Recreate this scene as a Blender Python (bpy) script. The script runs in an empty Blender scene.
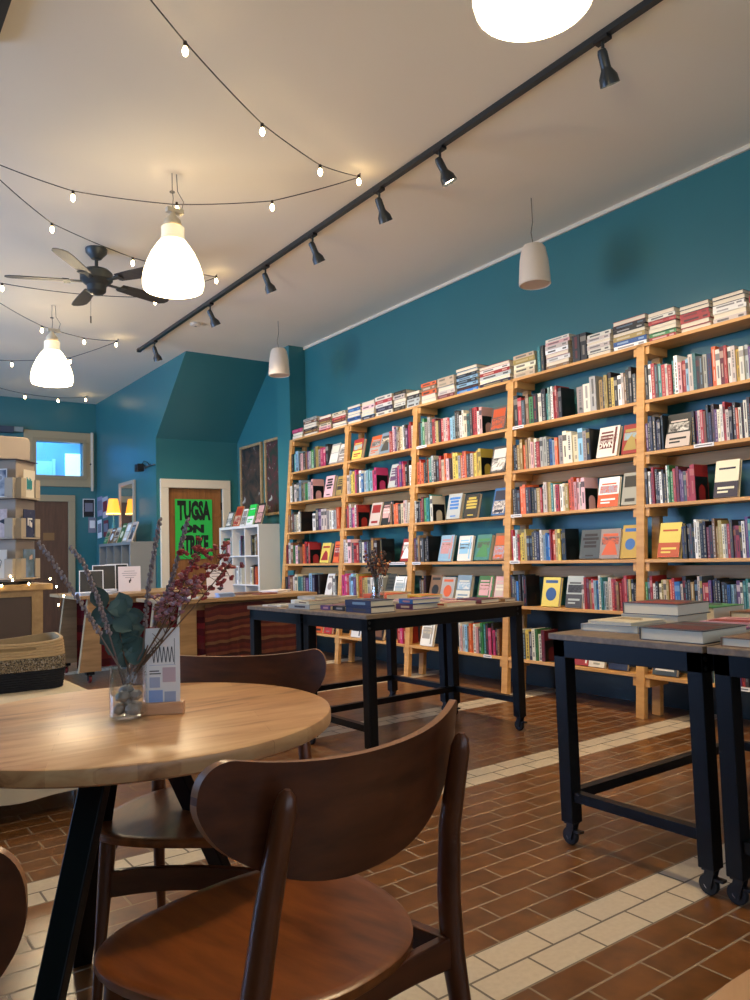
import bpy, bmesh, math, random
from mathutils import Vector, Matrix
random.seed(7)
SC = bpy.context.scene
COL = SC.collection
PI = math.pi

# ------------------------------------------------------------------ materials
MATS = {}
def srgb(r, g, b):
    f = lambda c: c / 12.92 if c <= .04045 else ((c + .055) / 1.055) ** 2.4
    return (f(r / 255), f(g / 255), f(b / 255), 1)

def plain(name, rgb, rough=.5, metal=0.0, spec=.5, var=.0, scale=8, coat=0.0):
    if name in MATS: return MATS[name]
    m = bpy.data.materials.new(name); m.use_nodes = True
    nt = m.node_tree; b = nt.nodes['Principled BSDF']
    c = srgb(*rgb)
    b.inputs['Base Color'].default_value = c
    b.inputs['Roughness'].default_value = rough
    b.inputs['Metallic'].default_value = metal
    b.inputs['Specular IOR Level'].default_value = spec
    if coat: b.inputs['Coat Weight'].default_value = coat; b.inputs['Coat Roughness'].default_value = .15
    if var > 0:
        tc = nt.nodes.new('ShaderNodeTexCoord')
        n = nt.nodes.new('ShaderNodeTexNoise'); n.inputs['Scale'].default_value = scale; n.inputs['Detail'].default_value = 5
        r = nt.nodes.new('ShaderNodeMapRange'); r.inputs[3].default_value = 1 - var; r.inputs[4].default_value = 1 + var
        mx = nt.nodes.new('ShaderNodeVectorMath'); mx.operation = 'SCALE'
        mx.inputs[0].default_value = c[:3]
        nt.links.new(tc.outputs['Object'], n.inputs['Vector']); nt.links.new(n.outputs['Fac'], r.inputs[0])
        nt.links.new(r.outputs[0], mx.inputs['Scale']); nt.links.new(mx.outputs[0], b.inputs['Base Color'])
    MATS[name] = m
    return m

def wood(name, c1, c2, scale=(3, 30, 30), rough=.45, bump=.02, rings=2.5, coat=0.0, knots=.5):
    if name in MATS: return MATS[name]
    m = bpy.data.materials.new(name); m.use_nodes = True
    nt = m.node_tree; L = nt.links.new; b = nt.nodes['Principled BSDF']
    tc = nt.nodes.new('ShaderNodeTexCoord'); mp = nt.nodes.new('ShaderNodeMapping'); mp.inputs['Scale'].default_value = scale
    L(tc.outputs['Object'], mp.inputs['Vector'])
    n1 = nt.nodes.new('ShaderNodeTexNoise'); n1.inputs['Scale'].default_value = 1.0; n1.inputs['Detail'].default_value = 8; n1.inputs['Roughness'].default_value = .6
    n1.inputs['Distortion'].default_value = knots
    L(mp.outputs[0], n1.inputs['Vector'])
    n2 = nt.nodes.new('ShaderNodeTexNoise'); n2.inputs['Scale'].default_value = rings; n2.inputs['Detail'].default_value = 3
    L(mp.outputs[0], n2.inputs['Vector'])
    ad = nt.nodes.new('ShaderNodeMath'); ad.operation = 'ADD'; L(n1.outputs['Fac'], ad.inputs[0]); L(n2.outputs['Fac'], ad.inputs[1])
    r = nt.nodes.new('ShaderNodeMapRange'); r.inputs[1].default_value = .7; r.inputs[2].default_value = 1.3; L(ad.outputs[0], r.inputs[0])
    mx = nt.nodes.new('ShaderNodeMix'); mx.data_type = 'RGBA'
    mx.inputs[6].default_value = srgb(*c1); mx.inputs[7].default_value = srgb(*c2); L(r.outputs[0], mx.inputs[0])
    L(mx.outputs[2], b.inputs['Base Color'])
    b.inputs['Roughness'].default_value = rough
    if coat: b.inputs['Coat Weight'].default_value = coat; b.inputs['Coat Roughness'].default_value = .25
    bp = nt.nodes.new('ShaderNodeBump'); bp.inputs['Strength'].default_value = bump * 5; bp.inputs['Distance'].default_value = .002
    L(n1.outputs['Fac'], bp.inputs['Height']); L(bp.outputs[0], b.inputs['Normal'])
    MATS[name] = m
    return m

def emis(name, rgb, strength, base=None):
    if name in MATS: return MATS[name]
    m = bpy.data.materials.new(name); m.use_nodes = True
    b = m.node_tree.nodes['Principled BSDF']
    b.inputs['Base Color'].default_value = srgb(*(base or rgb))
    b.inputs['Emission Color'].default_value = srgb(*rgb); b.inputs['Emission Strength'].default_value = strength
    MATS[name] = m
    return m

def glass(name, tint=(255, 255, 255), gloss=.08):
    if name in MATS: return MATS[name]
    m = bpy.data.materials.new(name); m.use_nodes = True
    nt = m.node_tree; nt.nodes.clear(); L = nt.links.new
    o = nt.nodes.new('ShaderNodeOutputMaterial'); t = nt.nodes.new('ShaderNodeBsdfTransparent'); t.inputs[0].default_value = srgb(*tint)
    g = nt.nodes.new('ShaderNodeBsdfGlossy'); g.inputs['Roughness'].default_value = .03
    lw = nt.nodes.new('ShaderNodeLayerWeight'); lw.inputs[0].default_value = .25
    mr = nt.nodes.new('ShaderNodeMapRange'); mr.inputs[3].default_value = gloss; mr.inputs[4].default_value = .75
    mx = nt.nodes.new('ShaderNodeMixShader')
    L(lw.outputs['Facing'], mr.inputs[0]); L(mr.outputs[0], mx.inputs[0]); L(t.outputs[0], mx.inputs[1]); L(g.outputs[0], mx.inputs[2]); L(mx.outputs[0], o.inputs[0])
    MATS[name] = m
    return m

def floor_mat():
    m = bpy.data.materials.new('quarry_tile'); m.use_nodes = True
    nt = m.node_tree; L = nt.links.new; N = nt.nodes.new; b = nt.nodes['Principled BSDF']
    RH = .10115; BW = .2105; Y0 = 1.434
    tc = N('ShaderNodeTexCoord')
    mp = N('ShaderNodeMapping'); mp.inputs['Location'].default_value = (-1.467 + BW * 20, -Y0 + RH * 260, 0)
    L(tc.outputs['Object'], mp.inputs['Vector'])
    br = N('ShaderNodeTexBrick'); br.offset = .5; br.offset_frequency = 2
    br.inputs['Scale'].default_value = 1; br.inputs['Brick Width'].default_value = BW; br.inputs['Row Height'].default_value = RH
    br.inputs['Mortar Size'].default_value = .0042; br.inputs['Mortar Smooth'].default_value = .25
    br.inputs['Color1'].default_value = (0, 0, 0, 1); br.inputs['Color2'].default_value = (1, 1, 1, 1); br.inputs['Bias'].default_value = 0
    L(mp.outputs[0], br.inputs['Vector'])
    sep = N('ShaderNodeSeparateXYZ'); L(mp.outputs[0], sep.inputs[0])
    d = N('ShaderNodeMath'); d.operation = 'DIVIDE'; d.inputs[1].default_value = RH; L(sep.outputs[1], d.inputs[0])
    fl = N('ShaderNodeMath'); fl.operation = 'FLOOR'; L(d.outputs[0], fl.inputs[0])
    mo = N('ShaderNodeMath'); mo.operation = 'FLOORED_MODULO'; mo.inputs[1].default_value = 13; L(fl.outputs[0], mo.inputs[0])
    lt = N('ShaderNodeMath'); lt.operation = 'LESS_THAN'; lt.inputs[1].default_value = 1.5; L(mo.outputs[0], lt.inputs[0])
    nz = N('ShaderNodeTexNoise'); nz.inputs['Scale'].default_value = 13; nz.inputs['Detail'].default_value = 6; L(tc.outputs['Object'], nz.inputs['Vector'])
    nz2 = N('ShaderNodeTexNoise'); nz2.inputs['Scale'].default_value = 60; nz2.inputs['Detail'].default_value = 3; L(tc.outputs['Object'], nz2.inputs['Vector'])
    s1 = N('ShaderNodeMix'); s1.data_type = 'RGBA'; s1.inputs[6].default_value = srgb(60, 38, 18); s1.inputs[7].default_value = srgb(146, 92, 46); L(nz.outputs['Fac'], s1.inputs[0])
    s2 = N('ShaderNodeMix'); s2.data_type = 'RGBA'; s2.blend_type = 'MULTIPLY'; s2.inputs[0].default_value = .55; L(s1.outputs[2], s2.inputs[6])
    rg = N('ShaderNodeMapRange'); rg.inputs[3].default_value = .66; rg.inputs[4].default_value = 1.3; L(br.outputs['Color'], rg.inputs[0])
    L(rg.outputs[0], s2.inputs[7])
    w = N('ShaderNodeMix'); w.data_type = 'RGBA'; w.inputs[6].default_value = srgb(200, 182, 156); w.inputs[7].default_value = srgb(224, 208, 184); L(nz2.outputs['Fac'], w.inputs[0])
    s3 = N('ShaderNodeMix'); s3.data_type = 'RGBA'; L(lt.outputs[0], s3.inputs[0]); L(s2.outputs[2], s3.inputs[6]); L(w.outputs[2], s3.inputs[7])
    gr = N('ShaderNodeMix'); gr.data_type = 'RGBA'; gr.inputs[6].default_value = srgb(150, 130, 106); gr.inputs[7].default_value = srgb(118, 106, 92); L(lt.outputs[0], gr.inputs[0])
    s4 = N('ShaderNodeMix'); s4.data_type = 'RGBA'; L(br.outputs['Fac'], s4.inputs[0]); L(s3.outputs[2], s4.inputs[6]); L(gr.outputs[2], s4.inputs[7])
    L(s4.outputs[2], b.inputs['Base Color'])
    ro = N('ShaderNodeMapRange'); ro.inputs[3].default_value = .28; ro.inputs[4].default_value = .75; L(br.outputs['Fac'], ro.inputs[0]); L(ro.outputs[0], b.inputs['Roughness'])
    inv = N('ShaderNodeMath'); inv.operation = 'SUBTRACT'; inv.inputs[0].default_value = 1; L(br.outputs['Fac'], inv.inputs[1])
    ad = N('ShaderNodeMath'); ad.operation = 'MULTIPLY_ADD'; ad.inputs[1].default_value = .12; L(nz.outputs['Fac'], ad.inputs[0]); L(inv.outputs[0], ad.inputs[2])
    bp = N('ShaderNodeBump'); bp.inputs['Strength'].default_value = .5; bp.inputs['Distance'].default_value = .003; L(ad.outputs[0], bp.inputs['Height']); L(bp.outputs[0], b.inputs['Normal'])
    return m

def butcher_mat():
    m = bpy.data.materials.new('mango_wood_staves'); m.use_nodes = True
    nt = m.node_tree; L = nt.links.new; N = nt.nodes.new; b = nt.nodes['Principled BSDF']
    tc = N('ShaderNodeTexCoord'); mp = N('ShaderNodeMapping'); mp.inputs['Rotation'].default_value = (0, 0, math.radians(18)); L(tc.outputs['Object'], mp.inputs['Vector'])
    br = N('ShaderNodeTexBrick'); br.offset = .37; br.inputs['Scale'].default_value = 1; br.inputs['Brick Width'].default_value = .42; br.inputs['Row Height'].default_value = .075
    br.inputs['Mortar Size'].default_value = .0005; br.inputs['Color1'].default_value = (0, 0, 0, 1); br.inputs['Color2'].default_value = (1, 1, 1, 1); L(mp.outputs[0], br.inputs['Vector'])
    m2 = N('ShaderNodeMapping'); m2.inputs['Rotation'].default_value = (0, 0, math.radians(18)); m2.inputs['Scale'].default_value = (2.5, 14, 14); L(tc.outputs['Object'], m2.inputs['Vector'])
    nz = N('ShaderNodeTexNoise'); nz.inputs['Scale'].default_value = 1.6; nz.inputs['Detail'].default_value = 8; nz.inputs['Distortion'].default_value = .8; L(m2.outputs[0], nz.inputs['Vector'])
    ad = N('ShaderNodeMath'); ad.operation = 'MULTIPLY_ADD'; ad.inputs[1].default_value = .22; L(br.outputs['Color'], ad.inputs[0]); L(nz.outputs['Fac'], ad.inputs[2])
    rp = N('ShaderNodeValToRGB'); cr = rp.color_ramp
    cr.elements[0].position = .34; cr.elements[0].color = srgb(140, 90, 52)
    cr.elements[1].position = .82; cr.elements[1].color = srgb(216, 172, 122)
    e = cr.elements.new(.52); e.color = srgb(196, 144, 96)
    L(ad.outputs[0], rp.inputs[0]); L(rp.outputs[0], b.inputs['Base Color'])
    b.inputs['Roughness'].default_value = .34
    return m

def mottle(name, cols, scale=6, rough=.5, stretch=(1, 1, 1), dist=0.0, detail=4):
    """procedural picture: noise through a ramp of several colours"""
    if name in MATS: return MATS[name]
    m = bpy.data.materials.new(name); m.use_nodes = True
    nt = m.node_tree; L = nt.links.new; N = nt.nodes.new; b = nt.nodes['Principled BSDF']
    tc = N('ShaderNodeTexCoord'); mp = N('ShaderNodeMapping'); mp.inputs['Scale'].default_value = stretch; L(tc.outputs['Object'], mp.inputs[0])
    nz = N('ShaderNodeTexNoise'); nz.inputs['Scale'].default_value = scale; nz.inputs['Detail'].default_value = detail; nz.inputs['Distortion'].default_value = dist; L(mp.outputs[0], nz.inputs['Vector'])
    rp = N('ShaderNodeValToRGB'); cr = rp.color_ramp
    k = len(cols)
    for i, c in enumerate(cols):
        p = .36 + .28 * i / (k - 1)
        e = cr.elements[0] if i == 0 else cr.elements[1] if i == k - 1 else cr.elements.new(p)
        e.position = p; e.color = srgb(*c)
    L(nz.outputs['Fac'], rp.inputs[0]); L(rp.outputs[0], b.inputs['Base Color']); b.inputs['Roughness'].default_value = rough
    MATS[name] = m
    return m

def stripes_mat(name, cols, scale, axis='Z', rough=.9):
    """woven textile: bands of colour along one axis"""
    if name in MATS: return MATS[name]
    m = bpy.data.materials.new(name); m.use_nodes = True
    nt = m.node_tree; L = nt.links.new; N = nt.nodes.new; b = nt.nodes['Principled BSDF']
    tc = N('ShaderNodeTexCoord'); sp = N('ShaderNodeSeparateXYZ'); L(tc.outputs['Object'], sp.inputs[0])
    nz = N('ShaderNodeTexNoise'); nz.inputs['Scale'].default_value = 2.2; L(tc.outputs['Object'], nz.inputs['Vector'])
    ml = N('ShaderNodeMath'); ml.operation = 'MULTIPLY_ADD'; ml.inputs[1].default_value = scale; L(sp.outputs[axis], ml.inputs[0])
    n2 = N('ShaderNodeMath'); n2.operation = 'MULTIPLY'; n2.inputs[1].default_value = .5; L(nz.outputs['Fac'], n2.inputs[0]); L(n2.outputs[0], ml.inputs[2])
    fr = N('ShaderNodeMath'); fr.operation = 'FRACT'; L(ml.outputs[0], fr.inputs[0])
    rp = N('ShaderNodeValToRGB'); cr = rp.color_ramp; cr.interpolation = 'CONSTANT'; k = len(cols)
    for i, c in enumerate(cols):
        e = cr.elements[i] if i < 2 else cr.elements.new(.99)
        e.position = i / k; e.color = srgb(*c)
    wv = N('ShaderNodeTexNoise'); wv.inputs['Scale'].default_value = 120; L(tc.outputs['Object'], wv.inputs['Vector'])
    mx = N('ShaderNodeMix'); mx.data_type = 'RGBA'; mx.blend_type = 'MULTIPLY'; mx.inputs[0].default_value = .5
    L(fr.outputs[0], rp.inputs[0]); L(rp.outputs[0], mx.inputs[6]); L(wv.outputs['Color'], mx.inputs[7]); L(mx.outputs[2], b.inputs['Base Color']); b.inputs['Roughness'].default_value = rough
    MATS[name] = m
    return m

# ------------------------------------------------------------------ mesh builder
class MB:
    def __init__(s): s.v = []; s.f = []; s.m = []
    def add(s, vs, fs, m=0):
        o = len(s.v); s.v += [tuple(v) for v in vs]; s.f += [tuple(i + o for i in f) for f in fs]; s.m += [m] * len(fs); return s
    def box(s, x0, x1, y0, y1, z0, z1, m=0, M=None):
        vs = [Vector(p) for p in ((x0, y0, z0), (x1, y0, z0), (x1, y1, z0), (x0, y1, z0), (x0, y0, z1), (x1, y0, z1), (x1, y1, z1), (x0, y1, z1))]
        if M: vs = [M @ v for v in vs]
        return s.add(vs, [(0, 3, 2, 1), (4, 5, 6, 7), (0, 1, 5, 4), (1, 2, 6, 5), (2, 3, 7, 6), (3, 0, 4, 7)], m)
    def prism(s, poly, a, b, axis='y', m=0, M=None):
        """closed 2D polygon extruded from a to b along an axis"""
        def P(p, t): return Vector({'y': (p[0], t, p[1]), 'x': (t, p[0], p[1]), 'z': (p[0], p[1], t)}[axis])
        n = len(poly); vs = [P(p, a) for p in poly] + [P(p, b) for p in poly]
        if M: vs = [M @ v for v in vs]
        fs = [tuple(range(n)), tuple(range(2 * n - 1, n - 1, -1))] + [(i, i + n, (i + 1) % n + n, (i + 1) % n) for i in range(n)]
        return s.add(vs, fs, m)
    def tube(s, pts, r, n=10, m=0, flat=1.0, up=None, cap=True):
        """loft of ellipses along points; r is a number or list; flat squeezes the second axis"""
        pts = [Vector(p) for p in pts]; k = len(pts); rs = r if isinstance(r, (list, tuple)) else [r] * k
        vs = []; prev = None
        for i, p in enumerate(pts):
            t = (pts[min(i + 1, k - 1)] - pts[max(i - 1, 0)]).normalized()
            ref = Vector(up) if up else (prev if prev is not None else (Vector((0, 0, 1)) if abs(t.z) < .9 else Vector((1, 0, 0))))
            a = (ref - t * ref.dot(t)).normalized(); c = t.cross(a); prev = a
            for j in range(n):
                th = 2 * PI * j / n; vs.append(p + a * math.cos(th) * rs[i] + c * math.sin(th) * rs[i] * flat)
        fs = [(i * n + j, i * n + (j + 1) % n, (i + 1) * n + (j + 1) % n, (i + 1) * n + j) for i in range(k - 1) for j in range(n)]
        if cap: fs += [tuple(range(n - 1, -1, -1)), tuple((k - 1) * n + j for j in range(n))]
        return s.add(vs, fs, m)
    def lathe(s, prof, n=24, c=(0, 0, 0), m=0, M=None, close=False):
        vs = []; c = Vector(c)
        for r, z in prof:
            for j in range(n):
                th = 2 * PI * j / n; v = Vector((r * math.cos(th), r * math.sin(th), z))
                vs.append((M @ v if M else v) + c)
        k = len(prof)
        fs = [(i * n + j, i * n + (j + 1) % n, (i + 1) * n + (j + 1) % n, (i + 1) * n + j) for i in range(k - 1) for j in range(n)]
        if close: fs += [((k - 1) * n + j, (k - 1) * n + (j + 1) % n, (j + 1) % n, j) for j in range(n)]
        else:
            if prof[0][0] > 1e-6: fs.append(tuple(range(n - 1, -1, -1)))
            if prof[-1][0] > 1e-6: fs.append(tuple((k - 1) * n + j for j in range(n)))
        return s.add(vs, fs, m)
    def blob(s, c, r, m=0, seed=0, n=8, k=6, rough=.25):
        rd = random.Random(seed); vs = []
        for i in range(k + 1):
            ph = PI * i / k
            for j in range(n):
                th = 2 * PI * j / n; q = 1 + rd.uniform(-rough, rough) if 0 < i < k else 1
                vs.append((c[0] + r[0] * q * math.sin(ph) * math.cos(th), c[1] + r[1] * q * math.sin(ph) * math.sin(th), c[2] + r[2] * q * math.cos(ph)))
        fs = [(i * n + j, (i + 1) * n + j, (i + 1) * n + (j + 1) % n, i * n + (j + 1) % n) for i in range(k) for j in range(n)]
        return s.add(vs, fs, m)
    def grid(s, fn, nu, nv, m=0, thick=None):
        """surface fn(u,v) with optional thickness vector function"""
        vs = [Vector(fn(i / nu, j / nv)) for i in range(nu + 1) for j in range(nv + 1)]
        w = nv + 1
        fs = [(i * w + j, (i + 1) * w + j, (i + 1) * w + j + 1, i * w + j + 1) for i in range(nu) for j in range(nv)]
        return s.add(vs, fs, m)
    def text(s, string, size, M, m=0, depth=.0006, bold=0.0, sx=1.0):
        cu = bpy.data.curves.new('t', 'FONT'); cu.body = string; cu.size = size; cu.extrude = depth; cu.align_x = 'CENTER'; cu.align_y = 'CENTER'; cu.offset = bold; cu.resolution_u = 2
        ob = bpy.data.objects.new('t', cu); COL.objects.link(ob)
        dg = bpy.context.evaluated_depsgraph_get(); me = bpy.data.meshes.new_from_object(ob.evaluated_get(dg))
        S = Matrix.Diagonal((sx, 1, 1, 1))
        s.add([M @ (S @ v.co) for v in me.vertices], [tuple(p.vertices) for p in me.polygons], m)
        bpy.data.objects.remove(ob); bpy.data.curves.remove(cu); bpy.data.meshes.remove(me)
        return s
    def merge(s, o, M=None):
        return s.add([(M @ Vector(v)) if M else v for v in o.v], o.f, 0) if not o.f else s._mg(o, M)
    def _mg(s, o, M):
        off = len(s.v); s.v += [tuple(M @ Vector(v)) if M else v for v in o.v]; s.f += [tuple(i + off for i in f) for f in o.f]; s.m += o.m; return s
    def mesh(s, name, mats):
        me = bpy.data.meshes.new(name); me.from_pydata(s.v, [], s.f)
        for m in (mats if isinstance(mats, (list, tuple)) else [mats]): me.materials.append(m)
        me.polygons.foreach_set('material_index', s.m)
        me.update(); return me
    def build(s, name, mats, parent=None, loc=None, rot=None, smooth=False, bevel=0, fixn=True):
        me = s.mesh(name, mats)
        if fixn:
            bm = bmesh.new(); bm.from_mesh(me); bmesh.ops.recalc_face_normals(bm, faces=bm.faces); bm.to_mesh(me); bm.free()
        o = bpy.data.objects.new(name, me); COL.objects.link(o)
        if parent is not None: o.parent = parent
        if loc is not None: o.location = loc
        if rot is not None: o.rotation_euler = rot
        if smooth:
            me.polygons.foreach_set('use_smooth', [True] * len(me.polygons))
            try: me.set_sharp_from_angle(angle=math.radians(40))
            except Exception: pass
        if bevel:
            md = o.modifiers.new('bevel', 'BEVEL'); md.width = bevel; md.segments = 2; md.limit_method = 'ANGLE'; md.angle_limit = math.radians(40)
        return o

def tag(o, label=None, cat=None, group=None, kind=None):
    if label: o['label'] = label
    if cat: o['category'] = cat
    if group: o['group'] = group
    if kind: o['kind'] = kind
    return o
def thing(name, label, cat, loc=(0, 0, 0), rotz=0, group=None):
    o = bpy.data.objects.new(name, None); COL.objects.link(o); o.location = loc; o.rotation_euler = (0, 0, rotz); o.empty_display_size = .1
    return tag(o, label, cat, group)
def dup(root, loc, rotz, label, group=None):
    r = root.copy(); COL.objects.link(r); r.location = loc; r.rotation_euler = (0, 0, rotz); r['label'] = label
    if group: r['group'] = group
    for ch in list(root.children):
        c = ch.copy(); COL.objects.link(c); c.parent = r
        for g in list(ch.children):
            d = g.copy(); COL.objects.link(d); d.parent = c
    return r
def struct(name, mb, mat, **k): return tag(mb.build(name, mat, **k), kind='structure')
def light(name, kind, loc, energy, color=(1, .8, .6), size=.1, rot=None, parent=None, **kw):
    l = bpy.data.lights.new(name, kind); l.energy = energy; l.color = color
    if kind == 'AREA':
        l.shape = 'RECTANGLE'; l.size, l.size_y = size
    else: l.shadow_soft_size = size
    for k, v in kw.items(): setattr(l, k, v)
    o = bpy.data.objects.new(name, l); COL.objects.link(o); o.location = loc
    if rot is not None: o.rotation_euler = rot
    return o

# ------------------------------------------------------------------ dimensions (metres; camera stands at the origin)
ZC = 3.59            # ceiling
XR = 4.72            # right wall
XS = 3.56            # stair enclosure wall
YB = 12.4            # back wall
YD = 9.75            # wall with the posted door
XL, YF = -3.4, -3.2  # left wall and shop front
teal = plain('teal_paint', (50, 114, 118), .34, var=.05, scale=3)
ceil_m = plain('ceiling_paint', (240, 230, 210), .7, var=.03, scale=1.5)
cream = plain('cream_trim_paint', (226, 214, 190), .5)
tan_trim = plain('tan_trim_paint', (176, 158, 122), .5)
brown_door = wood('brown_door_wood', (92, 62, 44), (112, 78, 56), (12, 12, 1.5), .5)
oak_door = wood('orange_door_wood', (128, 82, 40), (160, 106, 56), (14, 14, 1.2), .5)
black_metal = plain('black_steel', (22, 23, 26), .38, .6)
black_plastic = plain('black_plastic', (16, 16, 18), .45)
track_metal = plain('track_charcoal', (58, 62, 64), .34, .5)
chrome = plain('chrome', (200, 200, 205), .2, 1.0)
white_lam = plain('white_laminate', (236, 232, 224), .45)
grey_lam = plain('grey_laminate', (138, 138, 132), .5, var=.04, scale=5)
pine = wood('pine', (190, 138, 76), (212, 164, 100), (2, 2, 14), .5)
pine_y = wood('pine_plank', (186, 134, 74), (212, 164, 102), (14, 1.2, 14), .5)
walnut = wood('walnut', (62, 30, 15), (98, 50, 25), (3, 16, 16), .3, coat=.05)
walnut_v = wood('walnut_upright', (64, 32, 16), (104, 56, 28), (16, 16, 2.5), .3, coat=.05)
walnut_s = wood('walnut_seat', (84, 42, 16), (156, 86, 36), (10, 2.2, 10), .3, coat=.1)
greywood = wood('grey_brown_board', (112, 94, 76), (140, 120, 98), (3, 20, 20), .5)
counter_wood = wood('counter_wood', (150, 118, 80), (184, 148, 104), (2, 14, 14), .45)
paper = plain('paper_pages', (226, 214, 190), .8)
white_paper = plain('white_card', (240, 238, 236), .55)

# ------------------------------------------------------------------ room shell
struct('floor', MB().box(XL - .2, 5.0, YF - .2, YB + 1.8, -.12, 0), floor_mat())
struct('ceiling', MB().box(XL - .2, 5.0, YF - .2, YB + 1.8, ZC, ZC + .12), ceil_m)
struct('wall_right', MB().box(XR, XR + .15, YF - .2, YD + .1, 0, ZC), teal)
struct('wall_pillar', MB().box(4.50, XR, 7.875, 8.19, 0, ZC), teal)
# stair enclosure: side wall with a slanted upper corner, sloping soffit, wall below it
YT, YBm, ZBm = 8.70, YD, 2.68
struct('wall_stair_side', MB().prism([(YT, ZC), (YBm, ZBm), (YBm, 0), (YB, 0), (YB, ZC)], XS, XS + .06, 'x'), teal)
struct('ceiling_stair_soffit', MB().prism([(YT, ZC), (YT + .15, ZC), (YBm + .1, ZBm), (YBm, ZBm)], XS + .06, XR, 'x'), teal)
DX0, DX1, DZ = 3.715, 4.478, 2.035
mb = MB()
mb.box(XS + .06, DX0, YD, YD + .1, 0, ZBm); mb.box(DX1, XR, YD, YD + .1, 0, ZBm); mb.box(DX0, DX1, YD, YD + .1, DZ, ZBm)
struct('wall_under_stairs', mb, teal)
# back wall with opening for the high window and the brown door
WX0, WX1, WZ0, WZ1 = 2.66, 3.345, 2.43, 2.95
mb = MB()
mb.box(XL, WX0, YB, YB + .12, 2.03, ZC); mb.box(WX1, XS, YB, YB + .12, 2.03, ZC); mb.box(WX0, WX1, YB, YB + .12, 2.03, WZ0); mb.box(WX0, WX1, YB, YB + .12, WZ1, ZC)
mb.box(XL, 2.35, YB, YB + .12, 0, 2.03); mb.box(3.13, XS, YB, YB + .12, 0, 2.03)
struct('wall_back', mb, teal)
# left wall with a tall window towards the back, shop front with display windows behind the camera
mb = MB()
for a, b, c, d in ((YF, 5.2, 0, ZC), (10.6, YB, 0, ZC), (5.2, 10.6, 0, .5), (5.2, 10.6, 3.0, ZC)): mb.box(XL - .15, XL, a, b, c, d)
struct('wall_left', mb, teal)
mb = MB()
for a, b, c, d in ((XL, -3.0, 0, ZC), (4.3, XR, 0, ZC), (-3.0, 4.3, 0, .55), (-3.0, 4.3, 3.2, ZC), (.55, .75, .55, 3.2)): mb.box(a, b, YF - .15, YF, c, d)
struct('wall_front', mb, teal)
pane = glass('window_glass', gloss=.05)
fr = struct('window_2', MB().box(-3.0, .55, YF - .09, YF - .08, .55, 3.2).box(.75, 4.3, YF - .09, YF - .08, .55, 3.2), pane)
struct('window_3', MB().box(XL - .09, XL - .08, 5.2, 10.6, .5, 3.0), pane)
struct('trim_1', MB().box(XR - .018, XR, YF, 7.875, ZC - .03, ZC), cream)
struct('baseboard_right', MB().box(XR - .02, XR, YF, 7.875, 0, .16).box(XR - .012, XR, YF, 7.875, .16, .62).box(XR - .02, XR, YF, 7.875, .62, .65), plain('dark_green_lower_wall', (20, 36, 36), .5))  # base strip, thin band and cap strip, darker than the teal wall above

# high window, its frame and the lit corridor behind it
mb = MB(); o = .17; y0, y1 = YB - .035, YB
mb.box(WX0 - o, WX1 + o, y0, y1, WZ1, WZ1 + .16).box(WX0 - o, WX1 + o, y0, y1, WZ0 - .17, WZ0).box(WX0 - o, WX0, y0, y1, WZ0, WZ1).box(WX1, WX1 + o, y0, y1, WZ0, WZ1)
wf = struct('window_1', mb, tan_trim, bevel=.006)
mb = MB(); q = .035
mb.box(WX0 - .05, WX1 + .05, y0 - .02, y0, WZ1, WZ1 + .05).box(WX0 - .05, WX1 + .05, y0 - .02, y0, WZ0 - .06, WZ0).box(WX0 - .05, WX0, y0 - .02, y0, WZ0, WZ1).box(WX1, WX1 + .06, y0 - .02, y0, WZ0, WZ1)
mb.build('window_sash', plain('tan_sash', (166, 148, 114), .5), wf)
MB().box(WX0, WX1, YB + .03, YB + .036, WZ0, WZ1).build('window_pane', pane, wf)
MB().lathe([(0, 0), (.012, 0), (.012, .03), (0, .03)], 10, M=Matrix.Rotation(PI / 2, 4, 'X')).build('window_latch', black_plastic, wf, loc=(WX1 + .11, y0 - .0, 2.62))
MB().box(WX1 + .12, WX1 + .15, y0 - .03, y0, 2.2, 3.12).build('window_blind_rail', cream, wf)
blue_wall = plain('corridor_blue_paint', (96, 168, 232), .6)
mb = MB(); mb.box(XL, 4.6, 13.9, 14.0, 0, ZC); mb.box(4.6, 4.66, YB + .12, 14, 0, ZC)
struct('wall_corridor', mb, blue_wall)
struct('door_3', MB().box(2.98, 3.24, 13.86, 13.9, 0, 2.83).box(3.24, 3.29, 13.84, 13.9, 0, 2.87), plain('pale_blue_door', (150, 216, 240), .5))
mb = MB().box(3.46, 3.86, 13.87, 13.9, 2.0, 2.98)
struct('window_4', mb, emis('lit_window_glass', (170, 222, 255), 1.7))
light('corridor_lamp', 'AREA', (3.0, 13.1, ZC - .05), 60, (.40, .68, 1.0), (1.2, .8), (0, 0, 0))

# brown door in the back wall
mb = MB(); mb.box(2.25, 2.35, YB - .03, YB + .02, 0, 2.03).box(3.13, 3.23, YB - .03, YB + .02, 0, 2.03).box(2.25, 3.23, YB - .03, YB + .02, 2.03, 2.13)
d1 = struct('door_1', mb, tan_trim, bevel=.005)
MB().box(2.35, 3.13, YB + .01, YB + .05, .01, 2.03).build('door_leaf', brown_door, d1)
MB().box(2.77, 2.93, YB + .002, YB + .01, 1.44, 1.555).build('door_plate', plain('wood_sign', (146, 106, 62), .5), d1)
MB().lathe([(0, 0), (.012, 0), (.03, .03), (.028, .055), (0, .06)], 14, M=Matrix.Rotation(PI / 2, 4, 'X')).build('door_knob', plain('brass', (170, 130, 70), .3, 1), d1, loc=(2.43, YB + .01, 1.0))
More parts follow.
